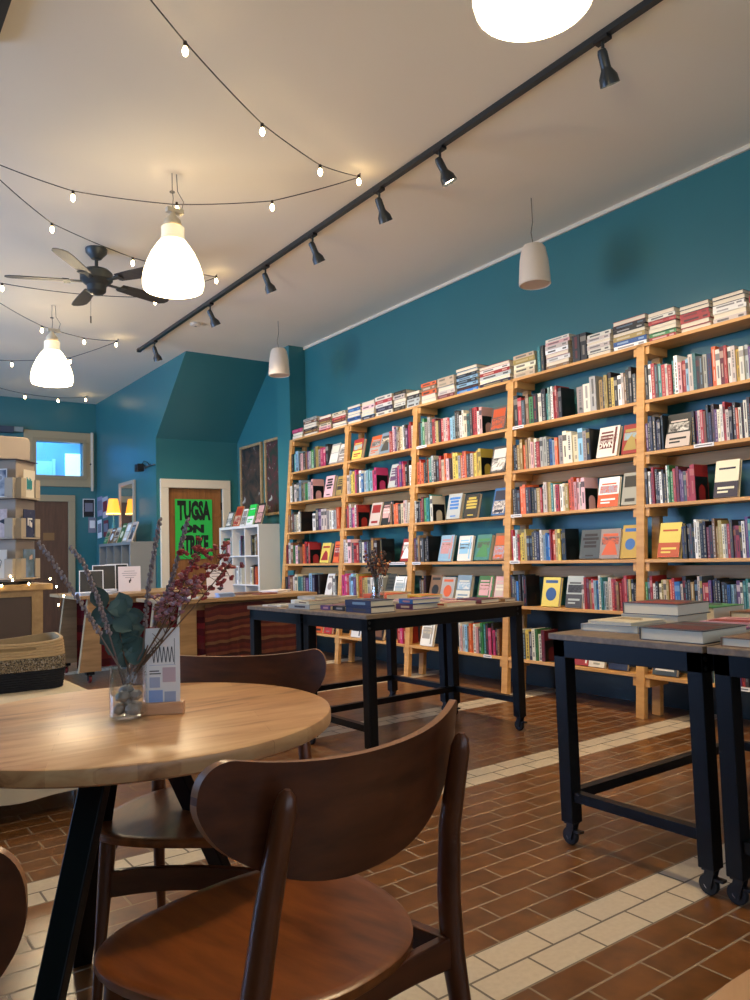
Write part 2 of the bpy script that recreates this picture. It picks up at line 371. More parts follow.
# white framed door with the green poster
mb = MB(); y0, y1 = YD - .03, YD + .01
mb.box(DX0 - .11, DX0, y0, y1, 0, DZ).box(DX1, DX1 + .115, y0, y1, 0, DZ).box(DX0 - .11, DX1 + .115, y0, y1, DZ, DZ + .115)
d2 = struct('door_2', mb, cream, bevel=.006)
mb = MB().box(DX0, DX1, YD + .03, YD + .07, .01, DZ)
for x in (DX0 + .02, DX0 + .27, DX0 + .53, DX1 - .02): mb.box(x - .006, x + .006, YD + .022, YD + .03, .02, DZ - .02)
mb.box(DX0, DX1, YD + .022, YD + .03, 1.66, 1.70).box(DX0, DX1, YD + .022, YD + .03, .9, .95)
mb.build('door_leaf', oak_door, d2)
for z in (1.75, .4): MB().box(DX1 - .012, DX1 + .012, YD + .0, YD + .024, z, z + .1).build('door_hinge', black_metal, d2)
MB().lathe([(0, 0), (.012, 0), (.03, .03), (.028, .055), (0, .06)], 14, M=Matrix.Rotation(PI / 2, 4, 'X')).build('door_knob', chrome, d2, loc=(DX0 + .07, YD + .03, .98))
# ------------------------------------------------------------------ poster on the door
pt = thing('poster', 'bright green paper poster with black capital lettering taped to the wooden door', 'poster', (4.075, YD + .018, 1.49))
MB().box(-.262, .262, -.002, 0, -.395, .40).build('sheet', plain('poster_green', (40, 190, 76), .7), pt)
mb = MB(); RX = Matrix.Rotation(PI / 2, 4, 'X')
mb.text('TUGSA', .33, Matrix.Translation((.0, -.003, .235)) @ RX, bold=.018, sx=.43)
mb.text('ON', .135, Matrix.Translation((-.02, -.003, .0)) @ RX, bold=.010, sx=1.5)
mb.text('STRIKE', .33, Matrix.Translation((.0, -.003, -.225)) @ RX, bold=.018, sx=.39)
mb.build('lettering', plain('poster_black', (14, 26, 18), .7), pt)

# ------------------------------------------------------------------ the leaning pine bookcase, five bays
LN, X0 = .0888, 4.2497
ZS = [2.4467, 2.0566, 1.7085, 1.3625, 1.0075, .6678, .277]
PY = [7.84, 6.66, 5.52, 4.31, 3.11, 1.93]
BT = .022            # board thickness
PW = .062            # post width
fx = lambda z: X0 + LN * z
bc = thing('bookcase', 'long pine plank bookcase of five bays leaning against the teal wall', 'bookcase', (0, 0, 0))
for j, y in enumerate(PY):
    top = ZS[0] + (.0 if j else 0)
    for d0, d1 in ((.0, .04), (.17, .208)):
        MB().prism([(fx(0) + d0, 0), (fx(0) + d1, 0), (fx(top) + d1, top), (fx(top) + d0, top)], y - PW, y, 'y').build('post', pine, bc, bevel=.003)
    for z in ZS:
        zc = z - BT
        lo, hi = y - PW - .03, y + .03
        if j == 0: hi = y
        if j == 5: lo = y - PW
        MB().prism([(fx(zc - .055) + .012, zc - .055), (fx(zc - .055) + .215, zc - .055), (fx(zc) + .215, zc), (fx(zc) + .012, zc)], lo, hi, 'y').build('shelf_support', pine, bc)
for k, z in enumerate(ZS):
    for j in range(5):
        ya, yb = (PY[j] - PW, PY[j + 1]) if k else (PY[j], PY[j + 1] - (PW if j == 4 else 0))
        MB().prism([(fx(z - BT) + (0 if k == 0 else .002), z - BT), (fx(z - BT) + .225, z - BT), (fx(z) + .225, z), (fx(z) + (0 if k == 0 else .002), z)], yb, ya, 'y').build('shelf', pine_y, bc, bevel=.002)
for z in (1.60, .88):
    MB().prism([(fx(z) + .208, z), (fx(z) + .226, z), (fx(z + .08) + .226, z + .08), (fx(z + .08) + .208, z + .08)], PY[5] - PW, PY[0], 'y').build('back_rail', pine_y, bc)

# ------------------------------------------------------------------ books
PALS = {'K': (26, 25, 27), 'W': (226, 222, 212), 'R': (176, 38, 40), 'O': (224, 88, 34), 'Y': (214, 184, 66), 'G': (52, 138, 72), 'B': (34, 104, 186), 'T': (46, 128, 132), 'N': (36, 42, 78),
        'P': (92, 54, 112), 'M': (196, 46, 104), 'C': (220, 206, 172), 'D': (66, 66, 68), 'L': (164, 164, 160), 'S': (128, 92, 62), 'V': (160, 206, 190), 'E': (106, 30, 40), 'I': (222, 164, 168),
        'A': (130, 176, 204), 'H': (168, 142, 70)}
CN = {'K': 'black', 'W': 'white', 'R': 'red', 'O': 'orange', 'Y': 'yellow', 'G': 'green', 'B': 'blue', 'T': 'teal', 'N': 'navy', 'P': 'purple', 'M': 'magenta', 'C': 'cream', 'D': 'dark grey',
      'L': 'light grey', 'S': 'brown', 'V': 'mint', 'E': 'maroon', 'I': 'pink', 'A': 'pale blue', 'H': 'khaki'}
LIGHTS = set('WYCLVIA')
ORD = ['zeroth', 'first', 'second', 'third', 'fourth', 'fifth', 'sixth', 'seventh', 'eighth', 'ninth', 'tenth', 'eleventh', 'twelfth', 'thirteenth', 'fourteenth', 'fifteenth', 'sixteenth', 'seventeenth',
       'eighteenth', 'nineteenth', 'twentieth', 'twenty-first', 'twenty-second', 'twenty-third', 'twenty-fourth', 'twenty-fifth', 'twenty-sixth', 'twenty-seventh', 'twenty-eighth', 'twenty-ninth',
       'thirtieth', 'thirty-first', 'thirty-second', 'thirty-third', 'thirty-fourth', 'thirty-fifth', 'thirty-sixth', 'thirty-seventh', 'thirty-eighth', 'thirty-ninth', 'fortieth', 'forty-first', 'forty-second', 'forty-third', 'forty-fourth']
BAYN = ['leftmost bay', 'second bay from left', 'middle bay', 'fourth bay from left', 'rightmost bay']
ROWN = ['', 'top row', 'second row down', 'third row down', 'fourth row down', 'fifth row down', 'bottom row']
rb = random.Random(11)
for _k, (_r, _g, _b) in list(PALS.items()):
    _m = .3 * _r + .59 * _g + .11 * _b; PALS[_k] = tuple(c * .86 + _m * .14 for c in (_r, _g, _b))
def cmat(L, v=None):
    if v is None: v = rb.randrange(4)
    q = (1.0, .86, 1.1, .95)[v]; r, g, b = PALS[L]
    sh = ((0, 0, 0), (6, -4, -6), (-5, 4, 6), (4, 5, -3))[v]
    return plain('cover_%s_%d' % (CN[L].replace(' ', '_'), v), tuple(max(8, min(245, c * q + s)) for c, s in zip((r, g, b), sh)), .42)
def contrast(L): return 'K' if L in LIGHTS else rb.choice('WWYCRA') if L in 'KDNESP' else rb.choice('WCK')
def accmat(L, k=.5):
    c = contrast(L); k = rb.choice((.35, .5, .65)); a, b = PALS[L], PALS[c]
    return plain('print_%s_%s_%d' % (CN[L].replace(' ', '_'), CN[c].replace(' ', '_'), int(k * 100)), tuple(x * (1 - k) + y * k for x, y in zip(a, b)), .5)
ARTM = {}
def artmat(L):
    """mottled printed picture in the family of a colour"""
    a = PALS[L]; w = PALS[rb.choice('WCDKSA')]; v = rb.randrange(3)
    mid = tuple((x + y) / 2 for x, y in zip(a, w))
    return mottle('cover_picture_%s_%s_%d' % (CN[L].replace(' ', '_'), v, int(w[0])), [a, mid, w], (22, 38, 60)[v], .45, dist=1.5)
M_RB = Matrix.Rotation(-PI / 2, 4, 'Z')   # shelf books: local -y (spine or cover) looks into the room

def upright(L, w, d, h, mb=None):
    """a book standing with its spine to the front: cover boards, spine, page block, lettering blocks on the spine. Local: x 0..w, y 0..d, z 0..h"""
    mb = MB(); t = min(.0025, w * .16)
    mb.box(0, t, 0, d, 0, h, 0).box(w - t, w, 0, d, 0, h, 0).box(t, w - t, 0, t, 0, h, 0)
    mb.box(t, w - t, t, d - .004, .003, h - .003, 1)
    st = rb.randrange(4); e = -.0007; 
    a, b = w * .34, w * .66
    if st == 0:   # long title, short author
        z = h * .42
        while z < h * .9: q = rb.uniform(.008, .02); mb.box(a, b, e, 0, z, min(z + q, h * .92), 2); z += q + .004
        mb.box(a, b, e, 0, h * .12, h * .26, 2)
    elif st == 1:  # band of colour with title
        mb.box(0, w, e, 0, h * .70, h * .88, 2); mb.box(a, b, e, 0, h * .2, h * .55, 2)
    elif st == 2:
        z = h * .16
        while z < h * .84: q = rb.uniform(.01, .03); mb.box(a, b, e, 0, z, z + q, 2); z += q + .005
        mb.box(w * .2, w * .8, e, 0, h * .04, h * .04 + w * .6, 2)
    else:
        mb.box(a, b, e, 0, h * .5, h * .93, 2); mb.box(w * .38, w * .62, e, 0, h * .14, h * .42, 2)
    return mb, [cmat(L), paper, accmat(L)]

def faceout(L, acc, w, t, h, art=None):
    """a book turned cover-out, spine on the left. Local: x 0..w, y 0 (cover) .. t, z 0..h"""
    mb = MB(); b = .0025
    mb.box(0, w, 0, b, 0, h, 0).box(0, w, t - b, t, 0, h, 0).box(0, b, b, t - b, 0, h, 0).box(b, w - .004, b, t - b, .003, h - .003, 1)
    e = -.0008; st = art if art is not None else rb.randrange(6)
    RXm = Matrix.Rotation(PI / 2, 4, 'X')
    if st == 0:
        mb.box(w * .1, w * .9, e, 0, h * .55, h * .9, 2); mb.box(w * .2, w * .8, e, 0, h * .1, h * .2, 2)
    elif st == 1:
        z = h * .86
        for k in range(4): q = rb.uniform(.5, .8) * w / 2; mb.box(w / 2 - q, w / 2 + q, e, 0, z - h * .09, z, 2); z -= h * .13
        mb.box(w * .3, w * .7, e, 0, h * .08, h * .13, 2)
    elif st == 2:
        mb.lathe([(0, 0), (w * .3, 0), (w * .3, .0008), (0, .0008)], 20, (w * .52, 0, h * .42), 2, M=RXm); mb.box(w * .15, w * .85, e, 0, h * .8, h * .9, 2)
    elif st == 3:
        mb.box(0, w, e, 0, 0, h * .42, 2); mb.box(w * .15, w * .85, e * 1.6, e, h * .22, h * .28, 0); mb.box(w * .15, w * .6, e * 1.6, e, h * .12, h * .17, 0); mb.box(w * .15, w * .85, e, 0, h * .75, h * .8, 2)
    elif st == 4:
        mb.prism([(w * .1, h * .12), (w * .9, h * .12), (w * .75, h * .5), (w * .5, h * .62), (w * .3, h * .45)], e, 0, 'y', 2); mb.box(w * .12, w * .88, e, 0, h * .74, h * .84, 2)
    elif st == 5:
        mb.box(w * .78, w * .88, e, 0, h * .08, h * .96, 2)
        for k in range(3): mb.box(w * .12, w * .7, e, 0, h * (.78 - .11 * k), h * (.84 - .11 * k), 2)
        mb.box(w * .1, w * .72, e, 0, h * .28, h * .48, 2)
    if st in (0, 3, 4, 5) and rb.random() < .8:
        mb.box(w * .06, w * .94, e * .5, 0, h * .06, h * .52 if st != 3 else h * .70, 3) if st == 0 else mb.box(w * .08, w * .92, e * .5, 0, h * .47, h * .72, 3)
    return mb, [cmat(L), paper, cmat(acc.upper()), artmat(acc.upper())]

CAM = Vector((0, 0, 1.10))
CAND = []            # every shelf and stack book: (score, mb, mats, matrix, label, group, name)
def cand(mb, mats, M, label, group, fw, fh, nrm, boost=1.0):
    p = M.translation; v = p - CAM; d = v.length
    CAND.append((boost * fw * fh * abs(v.normalized().dot(nrm)) / d ** 2, mb, mats, M, label, group))
def put(mb, mats, x, y, z, tilt=0.0, yaw=0.0):
    return Matrix.Translation((x, y, z)) @ Matrix.Rotation(-PI / 2 + yaw, 4, 'Z') @ Matrix.Rotation(tilt, 4, 'X')
ROWS = {
 0: {
  1: [('s', 0.041, 0.598, 'KTADIKSPLGD'), ('s', 0.598, 0.846, 'HLMMK'), ('f', 0.826, 1.044, 'Lw'), ('f', 0.985, 1.159, 'Wl')],
  2: [('s', -0.014, 0.548, 'WDWDADSGLI'), ('e', 0.548, 0.797, 'I'), ('f', 0.777, 1.036, 'Ik'), ('f', 1.016, 1.17, 'Hd')],
  3: [('s', 0.025, 0.344, 'SSDLCW'), ('e', 0.344, 0.603, 'K'), ('s', 0.603, 1.18, 'WDPWWLWWLO')],
  4: [('s', -0.028, 0.555, 'EWSGIDSORK'), ('e', 0.555, 0.783, 'R'), ('f', 0.763, 1.06, 'Yr'), ('f', 1.021, 1.174, 'Or')],
  5: [('s', -0.06, 0.795, 'KESWCTTDPAN'), ('e', 0.795, 0.915, 'K'), ('f', 0.896, 1.052, 'Wl'), ('s', 1.052, 1.147, 'DWD')],
  6: [('f', 0.712, 0.932, 'Ok'), ('f', 0.913, 1.087, 'Rl')],
 },
 1: {
  1: [('f', 0.11, 0.431, 'Ry'), ('f', 0.414, 0.634, 'Ol'), ('f', 0.568, 0.781, 'Ad'), ('s', 0.765, 1.135, 'RRIPLSHCWDPMRW')],
  2: [('s', 0.046, 0.559, 'WLYYMDWBLATAM'), ('e', 0.559, 0.788, 'M'), ('f', 0.756, 0.914, 'Lp'), ('s', 0.898, 1.156, 'PMPMRKKW')],
  3: [('s', 0.038, 0.274, 'DRWPMW'), ('e', 0.274, 0.483, 'R'), ('f', 0.466, 0.683, 'Wr'), ('f', 0.666, 0.843, 'Ki'), ('s', 0.827, 1.146, 'SKOODCIWW')],
  4: [('s', 0.05, 0.642, 'WWIDRRDWPDKSD'), ('e', 0.707, 0.959, 'K'), ('f', 0.989, 1.182, 'Rw'), ('t', 0.866, 1.138, '')],
  5: [('s', 0.06, 0.763, 'MMRAAPHOSHLWTWL'), ('f', 0.763, 0.904, 'Dk'), ('f', 0.888, 1.129, 'Wl')],
  6: [('f', 0.238, 0.446, 'Wk'), ('f', 0.597, 0.899, 'Ks'), ('s', 1.005, 1.153, 'RMR')],
 },
 2: {
  1: [('s', 0.084, 0.888, 'KTGLLDREHKRWIRAAKDWWCTDRRW'), ('e', 0.888, 1.006, 'I'), ('f', 0.994, 1.21, 'Do'), ('t', 0.069, 0.212, '')],
  2: [('s', 0.074, 0.793, 'ORODKOTLDDRCOIKSYYLORODK'), ('s', 0.793, 0.889, 'WYY'), ('e', 0.889, 1.018, 'Y'), ('f', 1.006, 1.22, 'Dw')],
  3: [('s', 0.065, 0.29, 'WKDREGTT'), ('e', 0.29, 0.479, 'W'), ('f', 0.479, 0.708, 'Lb'), ('f', 0.696, 0.926, 'Ky'), ('f', 1.03, 1.219, 'Bn')],
  4: [('s', 0.071, 0.254, 'PDSDDK'), ('e', 0.254, 0.416, 'K'), ('f', 0.39, 0.661, 'Ai'), ('f', 0.636, 0.88, 'Wa'), ('f', 0.844, 1.065, 'Tg'), ('f', 1.053, 1.219, 'So'), ('t', 0.056, 0.185, '')],
  5: [('s', 0.161, 0.258, 'KSK'), ('f', 0.272, 0.446, 'Sk'), ('f', 0.42, 0.639, 'Lo'), ('f', 0.626, 0.846, 'Aw'), ('f', 0.881, 1.109, 'Gi'), ('f', 1.087, 1.24, 'Iw')],
  6: [('f', 0.183, 0.374, 'Wl'), ('f', 0.439, 0.543, 'Pw'), ('s', 0.705, 1.177, 'WILASOOWIDGTKMKMKS'), ('t', 1.011, 1.166, '')],
 },
 3: {
  1: [('s', 0.054, 0.397, 'KRDSGKWK'), ('s', 0.307, 0.523, 'TVLWRRE'), ('e', 0.523, 0.645, 'K'), ('s', 0.691, 0.886, 'LWL'), ('s', 0.886, 1.19, 'HKHKYKWWSKKD'), ('t', 0.054, 0.183, '')],
  2: [('s', 0.054, 0.52, 'KKHHOSCIWRLLDBAO'), ('s', 0.529, 0.785, 'LCWCAL'), ('e', 0.776, 0.863, 'K'), ('f', 0.855, 1.056, 'We'), ('f', 1.064, 1.198, 'Rh')],
  3: [('s', 0.063, 0.646, 'KKDOODKKDHRLWHTWRWCHO'), ('s', 0.637, 0.745, 'OIIW'), ('e', 0.736, 0.841, 'I'), ('f', 0.867, 1.065, 'Wo'), ('f', 1.073, 1.199, 'Lk'), ('t', 0.042, 0.179, '')],
  4: [('s', 0.041, 0.379, 'RWLRYYHDKDDNW'), ('s', 0.379, 0.578, 'LABBRROHYK'), ('e', 0.578, 0.714, 'K'), ('f', 0.714, 0.912, 'Dk'), ('f', 0.878, 1.075, 'Lo'), ('f', 1.059, 1.199, 'Yb'), ('t', 0.041, 0.168, '')],
  5: [('s', 0.041, 0.208, 'KDDBKK'), ('e', 0.208, 0.328, 'K'), ('f', 0.367, 0.556, 'Yb'), ('f', 0.593, 0.762, 'Ld'), ('s', 0.754, 1.2, 'WRESRABWTALWRRSRRRDHKK')],
  6: [('s', 0.115, 0.395, 'TTLDYNWGW'), ('e', 0.395, 0.489, 'E'), ('f', 0.671, 0.732, 'Rw'), ('f', 0.75, 0.893, 'Wl'), ('f', 0.967, 1.14, 'Nw')],
 },
 4: {
  1: [('s', 0.052, 0.793, 'KWRDTRWRTWIRAWTKDLNOWERWWYWLP')],
  2: [('s', 0.045, 0.194, 'PKNDNKK'), ('f', 0.201, 0.405, 'Kw'), ('s', 0.405, 0.793, 'KPWRSKNDPCWRWKDOWKWDR'), ('t', 0.419, 0.551, '')],
  3: [('s', 0.045, 0.389, 'KWDRDKWKDWGGREPPDRR'), ('e', 0.389, 0.515, 'R'), ('f', 0.528, 0.703, 'Cn')],
  4: [('f', 0.141, 0.318, 'Yo'), ('s', 0.325, 0.787, 'NKKDKWWKKEKSHHCLRDERKWPTK')],
  5: [('s', 0.045, 0.787, 'GDRWKCHCHORBBWKKKHKWDRRPNKKDKBADPWTTLK')],
  6: [('f', 0.104, 0.334, 'Dw'), ('f', 0.367, 0.407, 'Bw'), ('s', 0.446, 0.547, 'KDTCK'), ('s', 0.663, 0.762, 'RPRDK'), ('t', 0.681, 0.751, '')],
 },
}

TEXTS = {(3, 2, 'We'): [('OWN', .052, .38)], (4, 2, 'Kw'): [], (3, 5, 'Ld'): []}
ENDS = []; TAGS = []
for b in range(5):
    for k in range(1, 7):
        z = ZS[k]; n = 0; segs = [s for s in ROWS[b].get(k, []) if s[0] != 't']
        xf = fx(z) + .012
        cur = PW + .004; TMAX = PY[b] - PY[b + 1] - .006
        if b == 4 and k < 6: ROWS[b][k] = ROWS[b][k] + [('x', .80, 1.10, 'KWRDTRWNLSCBWKRDG')]
        hidden = .35 if (k == 6 or (k == 5 and b in (0, 1))) else 1
        for (ty, t0, t1, cs) in ROWS[b].get(k, []):
            t0 = max(t0, 0)
            if ty == 't':
                t0 = max(t0, PW + .004); TAGS.append((b, k, t0, min(t1, 1.1), z)); continue
            if ty in 'sx':
                t0 = max(t0, cur); t1 = max(min(t1, TMAX), t0 + .01 * len(cs)); w = (t1 - t0) / len(cs); t = t0
                ws = [w * rb.uniform(.75, 1.25) for _ in cs]; sc = (t1 - t0) / sum(ws)
                hb = {1: .235, 2: .225, 3: .225, 4: .225, 5: .22, 6: .23}[k]
                for c, wi in zip(cs, ws):
                    wi = min(wi * sc, .06); h = hb * rb.choice((.84, .88, .9, .95, 1.0, 1.06)) ; dp = rb.uniform(.125, .16)
                    mb, mats = upright(c, wi - .0012, dp, h); n += 1
                    M = put(mb, mats, xf + rb.uniform(0, .014), PY[b] - PW * 0 - t, z)
                    cand(mb, mats, M, '%s-spined book, %s from left, %s, %s' % (CN[c], ORD[min(n, 44)], ROWN[k], BAYN[b]), 'books on the bookcase', wi, h, Vector((1, 0, 0)), hidden if ty == 's' else .001)
                    t += wi
                cur = t + .001
            elif ty == 'e':   # last book of a run, its side held by a black arched bookend
                t0 = min(max(t0, cur), TMAX - .04); mb, mats = upright(cs, .03, .15, .225); n += 1; cur = t0 + .036
                cand(mb, mats, put(mb, mats, xf, PY[b] - t0, z), '%s book against the black bookend, %s, %s' % (CN[cs], ROWN[k], BAYN[b]), 'books on the bookcase', .03 + .15, .22, Vector((1, 0, 0)), hidden)
                ENDS.append((b, k, t0 + .031, xf, z))
            else:
                t0 = max(t0, cur); wv = max(.05, min(t1, TMAX) - t0)
                H = rb.uniform(.205, .235); W = min(max(.13, wv * .86), .17); T = rb.uniform(.02, .038)
                if t0 + W > TMAX: t0 = max(cur, TMAX - W); W = max(min(W, TMAX - t0), .08)
                cur = t0 + W + .003
                art = {('We'): 5, ('Yb'): 2, ('Nw'): 2, ('Ky'): 1, ('Ld'): 3, ('Wo'): 3, ('Dk'): 1, ('Kw'): 3}.get(cs)
                mb, mats = faceout(cs[0], cs[1], W, T, H, art); n += 1
                if cs == 'We': mb.text('OWN', .050, Matrix.Translation((W * .40, -.0016, H * .38)) @ Matrix.Rotation(PI / 2, 4, 'X'), m=0, bold=.002)
                tl = math.radians(rb.uniform(-17, -12))
                M = put(mb, mats, xf + .012, PY[b] - t0, z + .001 + T * abs(math.sin(tl)) * 0, tl)
                M = put(mb, mats, xf + .012, PY[b] - t0, z + T * abs(math.sin(tl)) + .0005, tl)
                cand(mb, mats, M, '%s book displayed cover out, %s from left, %s, %s' % (CN[cs[0]], ORD[min(n, 44)], ROWN[k], BAYN[b]), 'books on the bookcase', W, H, Vector((1, 0, 0)), hidden * 1.2)

# flat books in piles along the top plank: (left y, right y, colours from the top down)
STACKS = [(7.80, 7.56, 'MKG'), (7.54, 7.23, 'LSKWKSK'), (7.21, 6.96, 'RESCIR'), (6.94, 6.67, 'CKRELA'), (6.64, 6.39, 'BBBBBB'), (6.385, 6.15, 'WIWAN'), (6.14, 5.85, 'WRWNW'), (5.84, 5.645, 'KWKWK'), (5.635, 5.44, 'DKLL'),
          (5.42, 5.20, 'OSOAW'), (5.19, 4.955, 'CCAWE'), (4.94, 4.66, 'DAKAKAKB'), (4.65, 4.28, 'RWRLWN'), (4.26, 4.02, 'CHCCC'), (3.92, 3.68, 'WIWWIWWS'), (3.53, 3.315, 'WWWWWN'), (3.305, 3.03, 'OKKKHBW'),
          (3.02, 2.805, 'NWREWGR'), (2.79, 2.575, 'DDRRRR'), (2.565, 2.345, 'KKWWWW'), (2.33, 2.12, 'RRWR')]
for si, (ya, yb_, cs) in enumerate(STACKS):
    z = ZS[0]; W = ya - yb_ - .008; x = fx(z) + .012
    for i, c in enumerate(reversed(cs)):
        T = .028 if len(cs) > 5 else .036
        T *= rb.uniform(.85, 1.15); D = rb.uniform(.135, .16); yw = rb.uniform(-.04, .04)
        mb = MB(); bt = .002; w2 = W * rb.uniform(.93, 1.0)
        mb.box(0, w2, 0, D, 0, bt, 0).box(0, w2, 0, D, T - bt, T, 0)
        if rb.random() < .62: mb.box(0, w2, 0, bt, bt, T - bt, 0).box(.003, w2 - .003, bt, D - .004, bt, T - bt, 1); mb.box(w2 * .12, w2 * rb.uniform(.45, .7), -.0007, 0, T * .3, T * .7, 2); mb.box(w2 * .76, w2 * .92, -.0007, 0, T * .3, T * .7, 2)
        else: mb.box(0, w2, D - bt, D, bt, T - bt, 0).box(.003, w2 - .003, .004, D - bt, bt, T - bt, 1)
        M = put(mb, None, x + rb.uniform(0, .012), ya, z, 0, yw * .3)
        cand(mb, [cmat(c), paper, accmat(c)], M, '%s book, %s from top, %s pile from left on the top plank' % (CN[c], ORD[len(cs) - i], ORD[si + 1]), 'books on the bookcase', W, T, Vector((1, 0, 0)))
        z += T + .0004
for i, (y, c, w, nm) in enumerate(((4.00, 'T', .03, 'leftmost'), (3.965, 'D', .03, 'second'), (3.66, 'K', .07, 'left'), (3.586, 'K', .055, 'middle'), (3.528 + .0, 'K', .05, 'right'))):
    mb, mats = upright(c, w - .002, .15, .2)
    if i == 4: continue
    cand(mb, mats, put(mb, mats, fx(ZS[0]) + .012, y, ZS[0]), '%s %s book standing upright among the flat piles on the top plank' % (nm, CN[c]), 'books on the bookcase', w, .2, Vector((1, 0, 0)))

bk = plain('bookend_black', (14, 14, 15), .4)
def bookend_mb():
    mb = MB(); w, h, r = .135, .15, .036; cxx = .07
    # plate with an arched opening, standing across the shelf; local plane y (depth) z
    arc = [(cxx + r * math.cos(a), .065 + r * math.sin(a)) for a in [PI * i / 10 for i in range(11)]]
    outer = [(0, 0), (0, h), (w, h), (w, 0)]
    poly = [(cxx - r, 0), (0, 0), (0, h), (w, h), (w, 0), (cxx + r, 0)] + arc
    mb.prism([(a, b) for a, b in poly], 0, .0016, 'x')
    mb.box(.0016, .05, .02, .12, 0, .0012)
    return mb
be_mesh = bookend_mb().mesh('bookend', bk)
for (b, k, t, xf, z) in ENDS:
    o = bpy.data.objects.new('bookend', be_mesh); COL.objects.link(o)
    o.matrix_world = Matrix.Translation((xf + .004, PY[b] - t, z + .0006)) @ M_RB
    tag(o, 'black arched steel bookend closing the run of spines, %s, %s' % (ROWN[k], BAYN[b]), 'bookend', 'bookends on the bookcase')
for (b, k, t0, t1, z) in TAGS:
    o = MB().box(0, t1 - t0, -.002, 0, -.021, .002).box(.01, t1 - t0 - .01, -.0026, -.002, -.013, -.006, 1).build('shelf_label', [white_paper, plain('label_print', (120, 120, 125), .6)])
    o.matrix_world = Matrix.Translation((fx(z - .01) - .0005, PY[b] - t0, z)) @ M_RB
    tag(o, 'white section label strip on the shelf edge, %s, %s' % (ROWN[k], BAYN[b]), 'label', 'shelf edge labels')

CAND.sort(key=lambda c: -c[0])
NIND = 264
rest = MB(); rmats = []
for i, (s, mb, mats, M, lab, grp) in enumerate(CAND):
    if i < NIND:
        o = mb.build('book', mats, fixn=False); o.matrix_world = M; tag(o, lab, 'book', grp)
    else:
        idx = []
        for m in mats:
            if m not in rmats: rmats.append(m)
            idx.append(rmats.index(m))
        off = len(rest.v); rest.v += [tuple(M @ Vector(v)) for v in mb.v]; rest.f += [tuple(q + off for q in f) for f in mb.f]; rest.m += [idx[q] for q in mb.m]
ro = rest.build('small_books', rmats, fixn=False)
tag(ro, 'the many small and far books filling the gaps along the pine bookcase', 'books', kind='stuff')
# ------------------------------------------------------------------ black rolling work tables
def work_table(label, loc, rotz, L, W, H=.778, legs_in=.0):
    """local origin at the near-left corner of the top, x along the length, y along the width"""
    t = thing('work_table', label, 'table', loc, rotz, 'black rolling display tables')
    MB().box(0, L, 0, W, H - .022, H).build('table_top', greywood, t, bevel=.002)
    mb = MB(); a = .012; hz = H - .022
    mb.box(a, L - a, a, a + .03, hz - .065, hz).box(a, L - a, W - a - .03, W - a, hz - .065, hz).box(a, a + .03, a, W - a, hz - .065, hz).box(L - a - .03, L - a, a, W - a, hz - .065, hz)
    mb.build('apron', black_metal, t, bevel=.002)
    for cx in (a, L - a - .055):
        for cy in (a, W - a - .055):
            lg = MB().box(cx, cx + .055, cy, cy + .055, .085, hz).build('leg', black_metal, t, bevel=.003)
            mb = MB(); 
            for bz in (hz - .02, hz - .05): mb.lathe([(.008, 0), (.008, .004), (0, .006)], 8, (cx + .015, cy - .0, bz), M=Matrix.Rotation(PI / 2, 4, 'X'))
            mb.build('bolt', black_plastic, lg)
            mb = MB(); m = (cx + .028, cy + .028)
            mb.box(m[0] - .02, m[0] + .02, m[1] - .02, m[1] + .02, .078, .086)
            mb.prism([(m[1] - .02, .08), (m[1] + .012, .08), (m[1] + .022, .04), (m[1] + .006, .02), (m[1] - .004, .022)], m[0] - .016, m[0] - .011, 'x').prism([(m[1] - .02, .08), (m[1] + .012, .08), (m[1] + .022, .04), (m[1] + .006, .02), (m[1] - .004, .022)], m[0] + .011, m[0] + .016, 'x')
            mb.box(m[0] - .012, m[0] + .012, m[1] - .045, m[1] - .015, .05, .058)
            cs = mb.build('caster', black_plastic, t)
            RYm = Matrix.Rotation(PI / 2, 4, 'Y')
            MB().lathe([(.012, -.010), (.03, -.010), (.032, -.006), (.032, .006), (.03, .010), (.012, .010)], 20, (m[0], m[1] + .008, .032), M=RYm, close=True).build('wheel', plain('wheel_rubber', (24, 24, 26), .6), cs, smooth=True)
            MB().lathe([(0, -.011), (.013, -.011), (.013, .011), (0, .011)], 14, (m[0], m[1] + .008, .032), M=RYm).build('wheel_hub', chrome, cs)
    for cx in (a + .01, L - a - .045): MB().box(cx, cx + .035, a + .055, W - a - .055, .165, .20).build('stretcher', black_metal, t)
    MB().box(a + .055, L - a - .055, W - a - .05, W - a - .015, .165, .20).build('stretcher', black_metal, t)
    return t
A = .014; ux, uy = math.cos(A), math.sin(A)
oL = Vector((2.322, 3.318, 0))
def LP(u, v, z=0): return (oL.x + u * ux - v * uy, oL.y + u * uy + v * ux, z)
work_table('black rolling table under navy and purple books, nearer of the middle pair', LP(0, 0), A, 1.197, .666)
work_table('black rolling table with dried flowers on it, farther of the middle pair', LP(0, .672), A, 1.197, .666)
work_table('black rolling table at the right edge under thick pale-paged books', (2.25, 1.388, 0), 0, 1.2, .63)
work_table('black rolling table cut off by the right edge of the photo', (2.252, .745, 0), 0, 1.2, .63)

